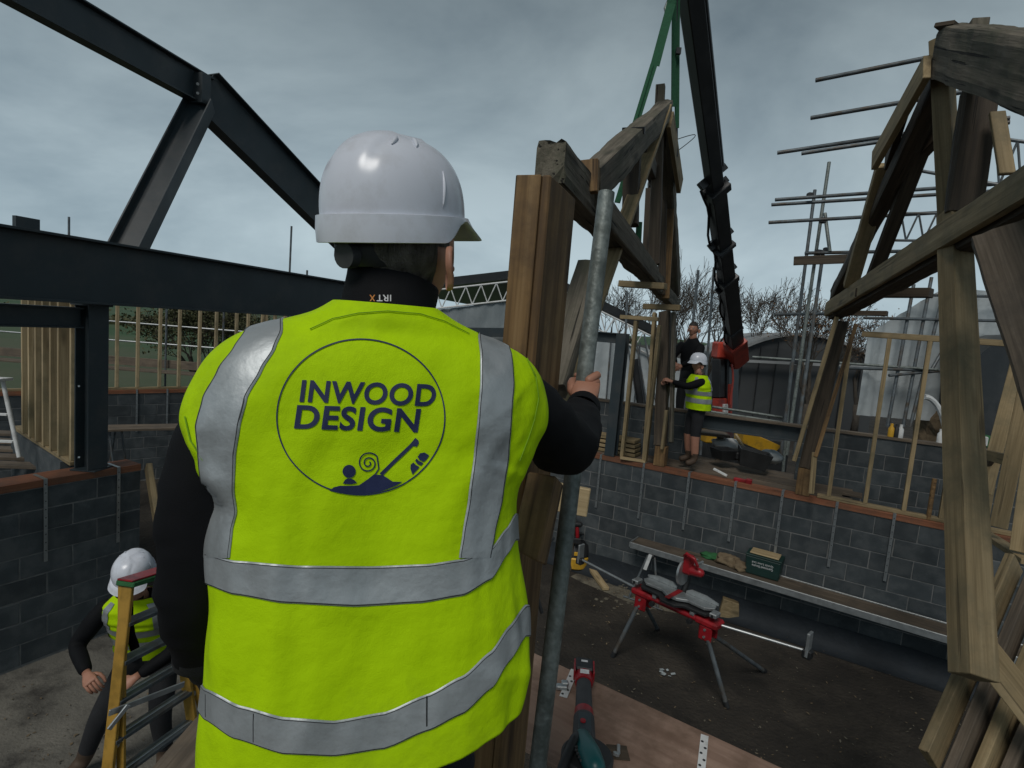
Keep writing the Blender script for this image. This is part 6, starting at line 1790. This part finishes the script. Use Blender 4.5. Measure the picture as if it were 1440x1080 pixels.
# extension arms with stops
x0 = P(818, 786, 7.6); x1 = P(1135, 917, 5.6)
xa = Pz(816, 786, sz); xb = Pz(1136, 916, sz - .03)
rod('extension_arm', s0 + sdv * .05, xa, .016, M['alu'], t); rod('extension_arm', s1 - sdv * .05, xb, .016, M['alu'], t)
for p in (xa, xb):
    mb = MB(); mb.box(p - Vector((0, 0, .05)), p + Vector((0, 0, .20)), .03, .11, up=snv); mb.build('stop', M['alu'], t, bevel=.006)
    mb = MB(); mb.box(p - Vector((0, 0, .07)), p + Vector((0, 0, .02)), .09, .09, up=snv); mb.build('arm_end', M['black'], t, bevel=.012)
for f in (.28, .74):
    q = s0 + sdv * SL * f; mb = MB(); mb.box(q - snv * .10 + Vector((0, 0, .045)), q + snv * .10 + Vector((0, 0, .045)), .05, .04); mb.build('mount', M['alu'], t, bevel=.005)
    mb = MB(); mb.tube([q - snv * .11 - Vector((0, 0, .03)), q - snv * .15 - Vector((0, 0, .03))], .03, 12); mb.build('clamp_knob', M['black'], t)
# saw
sc_ = s0 + sdv * SL * .50 + Vector((0, 0, .075)); 
t = thing('mitre_saw', sc_, 'red sliding mitre saw with grey table on the red stand', 'mitre saw')
def L3(a_, b_, c_): return sc_ + sdv * a_ + snv * b_ + Vector((0, 0, c_))
mb = MB(); mb.prism([L3(-.46, .03, 0), L3(-.40, -.10, 0), L3(-.16, -.12, 0), L3(-.08, -.20, 0), L3(.08, -.20, 0), L3(.16, -.12, 0), L3(.40, -.10, 0), L3(.46, .03, 0), L3(.40, .15, 0), L3(-.40, .15, 0)], (0, 0, .03)); mb.build('base', M['black'], t, bevel=.004)
mb = MB(); mb.prism([L3(-.44, .02, .045), L3(-.36, -.06, .045), L3(-.16, -.05, .045), L3(-.06, -.12, .045), L3(.06, -.12, .045), L3(.16, -.05, .045), L3(.36, -.06, .045), L3(.44, .02, .045), L3(.42, .10, .045), L3(-.42, .10, .045)], (0, 0, .03)); mb.build('table', M['alu'], t, bevel=.003)
mb = MB(); mb.tube([L3(0, -.03, .0765), L3(0, -.03, .083)], .10, 32); o = mb.build('turntable', M['alu'], t); shade(o, 30)
mb = MB(); mb.box(L3(0, -.22, .087), L3(0, .08, .087), .055, .006); mb.build('kerf_plate', M['red_p'], t)
for sg_ in (-1, 1):
    mb = MB(); mb.prism([L3(sg_ * .06, .10, .076), L3(sg_ * .44, .10, .076), L3(sg_ * .44, .10, .10), L3(sg_ * .30, .10, .135), L3(sg_ * .12, .10, .135), L3(sg_ * .06, .10, .10)], snv * .014); mb.build('fence', M['alu'], t)
    mb = MB(); mb.box(L3(sg_ * .44, -.06, .05), L3(sg_ * .52, -.06, .05), .12, .05); mb.build('carry_handle', M['alu'], t, bevel=.01)
    mb = MB(); mb.box(L3(sg_ * .47, -.125, .05), L3(sg_ * .49, -.125, .05), .02, .03); mb.build('handle_recess', M['black'], t)
mb = MB(); mb.capsule([L3(0, .16, .05), L3(0, .22, .18), L3(.0, .22, .32)], .035, 12); o = mb.build('arm', M['black'], t); shade(o)
for xo in (-.035, .035): rod('slide_rail', L3(xo, .05, .34), L3(xo, .48, .34), .014, M['alu'], t)
mb = MB(); mb.tube([L3(-.012, .10, .30), L3(.012, .10, .30)], .15, 36); o = mb.build('blade_guard', M['alu'], t); shade(o, 30)
mb = MB(); mb.capsule([L3(.02, .10, .34), L3(.09, .10, .36), L3(.19, .10, .36)], [.06, .062, .05], 14); o = mb.build('motor', M['red_p'], t); shade(o)
mb = MB(); mb.box(L3(.05, .08, .30), L3(.05, .10, .52), .09, .11, up=sdv); mb.build('head', M['red_p'], t, bevel=.02)
mb = MB(); mb.capsule([L3(.03, .02, .52), L3(.06, .0, .56), L3(.16, .0, .53), L3(.19, .02, .46)], .018, 10); o = mb.build('handle', M['red_p'], t); shade(o)

# ---- floor things
q = Pz(1024, 869, 0.0)
mb = MB(); mb.prism([q + Vector((-.14, 0, .0)), q + Vector((.13, -.06, .0)), q + Vector((.10, -.06, .24)), q + Vector((-.10, 0, .27))], (.03, .10, 0)); o = mb.build('timber_block', M['new'], bevel=.006); tag(o, 'rough wedge of timber on the floor behind the saw stand', 'timber')
o = timber('timber_offcut', Pz(826, 792, .05), Pz(852, 828, .04), .10, .05, M['pale']); tag(o, 'pale timber offcut on the floor beside the yellow tool', 'offcut')
q = Pz(808, 796, 0); t = thing('site_vacuum', q, 'yellow and black site vacuum on the floor behind the scaffold tube', 'vacuum')
mb = MB(); mb.tube([q + Vector((0, 0, .02)), q + Vector((0, 0, .22))], [.22, .24], 20); o = mb.build('tank', M['yellow'], t, bevel=.02)
mb = MB(); mb.tube([q + Vector((0, 0, .24)), q + Vector((0, 0, .40)), q + Vector((0, 0, .46))], [.23, .2, .12], 20); o = mb.build('motor_head', M['black'], t); shade(o, 50)
mb = MB(); mb.tube([q + Vector((-.12, -.02, .44)), q + Vector((-.1, -.02, .56)), q + Vector((.1, -.02, .56)), q + Vector((.12, -.02, .44))], .022, 8); o = mb.build('carry_handle', M['black'], t); shade(o)
mb = MB(); mb.box(q + Vector((-.06, -.235, .30)), q + Vector((.06, -.235, .30)), .02, .06); mb.build('switch', M['yellow'], t, bevel=.005)
mb = MB(); pts = [q + Vector((.2, -.05, .12)) + Vector((.25 * math.sin(i * .5), -.1 * i, .12 * math.cos(i * .6) - .08)) for i in range(4)]; mb.tube(pts, .03, 10); o = mb.build('hose', M['yellow'], t); shade(o)
q = P(806, 742, 8.9); t = thing('cordless_drill', q, 'black and red cordless drill hanging by the wall above the vacuum', 'drill')
mb = MB(); mb.capsule([q + Vector((-.1, 0, .06)), q + Vector((.1, 0, .06))], .045, 10); o = mb.build('motor_housing', M['black'], t); shade(o)
mb = MB(); mb.capsule([q + Vector((.06, 0, .04)), q + Vector((.08, 0, -.14))], .03, 10); o = mb.build('handle', M['red_p'], t); shade(o)
mb = MB(); mb.aabb(q + Vector((.08, 0, -.2)), (.12, .1, .09)); mb.build('battery', M['black'], t, bevel=.01)
mb = MB(); mb.tube([q + Vector((-.1, 0, .06)), q + Vector((-.17, 0, .06))], [.03, .015], 10); mb.build('chuck', M['rubber'], t)
o = timber('support_prop', Vector((q.x, q.y + .12, 0)), Vector((q.x, q.y + .12, 1.0)), .1, .07, M['dark']); tag(o, 'dark post against the wall carrying the cordless drill', 'post')
# strap buckle lines left of the tube
mb = MB(); pts = [P(778, 757, 2.4), P(760, 768, 2.3), P(751, 790, 2.25), P(749, 800, 2.25)]; mb.tube(pts, .008, 6); mb.tube([P(748, 815, 2.2), P(757, 845, 2.2), P(762, 862, 2.2)], .008, 6)
o = mb.build('ratchet_strap', M['black']); tag(o, 'loose black strap hanging beside the brown post', 'strap')
# leaf litter, chips
mb = MB(); rr = random.Random(12)
for i in range(1500):
    px = rr.uniform(700, 1420) if i % 3 else rr.gauss(905, 45); py = rr.uniform(840, 1070) if i % 3 else rr.gauss(832, 20)
    if i % 11 == 0: px, py = rr.uniform(0, 260), rr.uniform(960, 1078)
    p = Pz(px, py, .010); p.z = .010 + rr.uniform(0, .008); s = rr.choice((.006, .008, .012, .018)) * rr.uniform(.6, 1.3)
    u = Vector((rr.uniform(-1, 1), rr.uniform(-1, 1), rr.uniform(-.3, .3))).normalized(); v = Vector((-u.y, u.x, rr.uniform(-.2, .2)))
    mb.add([p - u * s, p + v * s * .5, p + u * s, p - v * s * .5], [(0, 1, 2, 3)], 0 if rr.random() < .6 else 1)
o = mb.build('floor_debris', [M['cloth_b'], M['sand']]); tag(o, 'scattered wood chips and grit on the dirt floor', 'debris', kind='stuff')
mb = MB(); q = Pz(936, 947, .01)
for k in range(7):
    a_ = k * .9; p = q + Vector((math.cos(a_) * .06, math.sin(a_) * .05, .01 * (k % 3))); mb.box(p, p + Vector((.05 * math.cos(a_ * 2), .04 * math.sin(a_ * 3), .01)), .03, .004)
o = mb.build('paper_scrap', M['sheet']); tag(o, 'small torn pale scrap on the dirt floor below the saw', 'scrap')
# clods in the sandy heap
mb = MB(); rr = random.Random(3)
for i in range(260):
    p = Pz(rr.gauss(915, 34), rr.gauss(830, 13), .006); r_ = rr.uniform(.01, .035)
    mb.ball(p, r_, 6, 4, sc=(rr.uniform(.7, 1.6), 1, .45))
o = mb.build('sand_clods', M['sand']); tag(o, 'lumpy spilled sand on the floor behind the saw stand', 'sand', kind='stuff')

# ================================================================== STEP LADDER (left)
t = thing('step_ladder', gz(180, 4.0), 'yellow fibreglass step ladder in front of the worker at lower left', 'ladder')
Lt = P(180, 824, 3.75); Lb = P(150, 1100, 3.6); Rt = P(240, 805, 4.15); Rb = P(278, 1070, 4.25)
Lb = Lt + (Lb - Lt) * ((0.02 - Lt.z) / (Lb.z - Lt.z)); Rb = Rt + (Rb - Rt) * ((0.02 - Rt.z) / (Rb.z - Rt.z))
def rail(a_, b_, nm, w=.03, h=.075, mat='ladder'):
    mb = MB(); mb.box(a_, b_, w, h, up=(Rt - Lt)); return mb.build(nm, M[mat], t, bevel=.004)
rail(Lt, Lb, 'front_rail', .075, .03); rail(Rt, Rb, 'front_rail', .075, .03)
bk = (Rt - Lt).cross(Vector((0, 0, 1))).normalized()
if bk.y < 0: bk = -bk
Lb2 = Lt + bk * .75; Lb2.z = .02; Rb2 = Rt + bk * .75 + (Rb - Rt) * .3; Rb2.z = .02
Lb2 = Lb + CR * .10 + Vector((0, .10, 0)); Rb2 = Rb + CR * .10 + Vector((0, .10, 0))
rail(Lt + bk * .04, Lb2, 'rear_rail', .05, .026); rail(Rt + bk * .04, Rb2, 'rear_rail', .05, .026)
mb = MB(); mb.box(Lt + Vector((0, 0, .02)) - (Rt - Lt).normalized() * .03, Rt + Vector((0, 0, .02)) + (Rt - Lt).normalized() * .03, .13, .035); mb.build('top_cap', M['cloth_g'], t, bevel=.006)
mb = MB(); mb.box(Lt + Vector((0, 0, .045)) - (Rt - Lt).normalized() * .03, Rt + Vector((0, 0, .045)) + (Rt - Lt).normalized() * .03, .11, .012); mb.build('top_cap', M['red_p'], t, bevel=.003)
for i in range(1, 8):
    f = i / 8; a_ = Lt + (Lb - Lt) * f; b_ = Rt + (Rb - Rt) * f
    mb = MB(); mb.box(a_, b_, .085, .028); mb.build('tread', M['tube'], t, bevel=.003)
    if i > 2: rod('rear_bar', Lt + bk * .04 + (Lb2 - Lt) * f, Rt + bk * .04 + (Rb2 - Rt) * f, .012, M['alu'], t)
f = .52
for a_, b_, a2, b2 in ((Lt, Lb, Lt + bk * .04, Lb2), (Rt, Rb, Rt + bk * .04, Rb2)):
    mb = MB(); mb.box(a_.lerp(b_, f), a2.lerp(b2, f), .012, .035); mb.build('spreader', M['alu'], t)
mb = MB(); mb.box(P(153, 1003, 3.56), P(259, 962, 4.0), .012, .04); mb.build('spreader', M['alu'], t, bevel=.003)
mb = MB(); mb.box(P(153, 1026, 3.55), P(181, 991, 3.62), .012, .03); mb.build('spreader', M['alu'], t, bevel=.003)

# ================================================================== LEANING TIMBERS (lower right)
t = thing('timber_stack', Pz(1420, 1060, 1.2), 'bundle of new studs leaning together in the lower right corner', 'timber')
tr_ = [(1306, 1068, 3.0, 1426, 790, 3.6), (1340, 1096, 2.95, 1456, 812, 3.5), (1374, 1112, 2.9, 1486, 840, 3.4), (1408, 1124, 2.86, 1518, 866, 3.3), (1442, 1144, 2.8, 1550, 900, 3.1)]
for k, (xa, ya, da, xb, yb, db) in enumerate(tr_):
    timber('stud', P(xa, ya, da), P(xb, yb, db), .05, .15, M['new'] if k % 2 == 0 else M['board'], t, up=(CAM - P(1400, 950, 2.6)), roll=R(-26 + 4 * (k % 2)))
o = timber('timber_brace', P(1376, 905, 2.98), P(1500, 1062, 2.7), .05, .15, M['new'], None, up=(CAM - P(1400, 950, 2.3)), roll=R(90)); tag(o, 'new timber running down across the leaning studs at the lower right edge', 'timber')
# studs at the right edge
t = thing('stud_wall', Pz(1420, 760, ZP), 'part of a timber stud wall at the right edge below the knee brace', 'stud wall')
for xa, ya, xb, yb, d in ((1432, 512, 1384, 694, 5.9), (1452, 510, 1404, 742, 5.2), (1470, 520, 1434, 776, 4.6)):
    timber('stud', P(xa, ya, d), P(xb, yb, d), .05, .13, M['new'], t, up=(-.7, .7, 0))
timber('noggin', P(1390, 640, 5.6), P(1420, 648, 5.2), .05, .1, M['new'], t)
timber('sole_plate', P(1382, 748, 5.7), P(1450, 792, 4.4), .12, .045, M['new'], t)
timber('brace', P(1382, 662, 6.0), P(1400, 640, 5.8), .04, .06, M['board'], t)
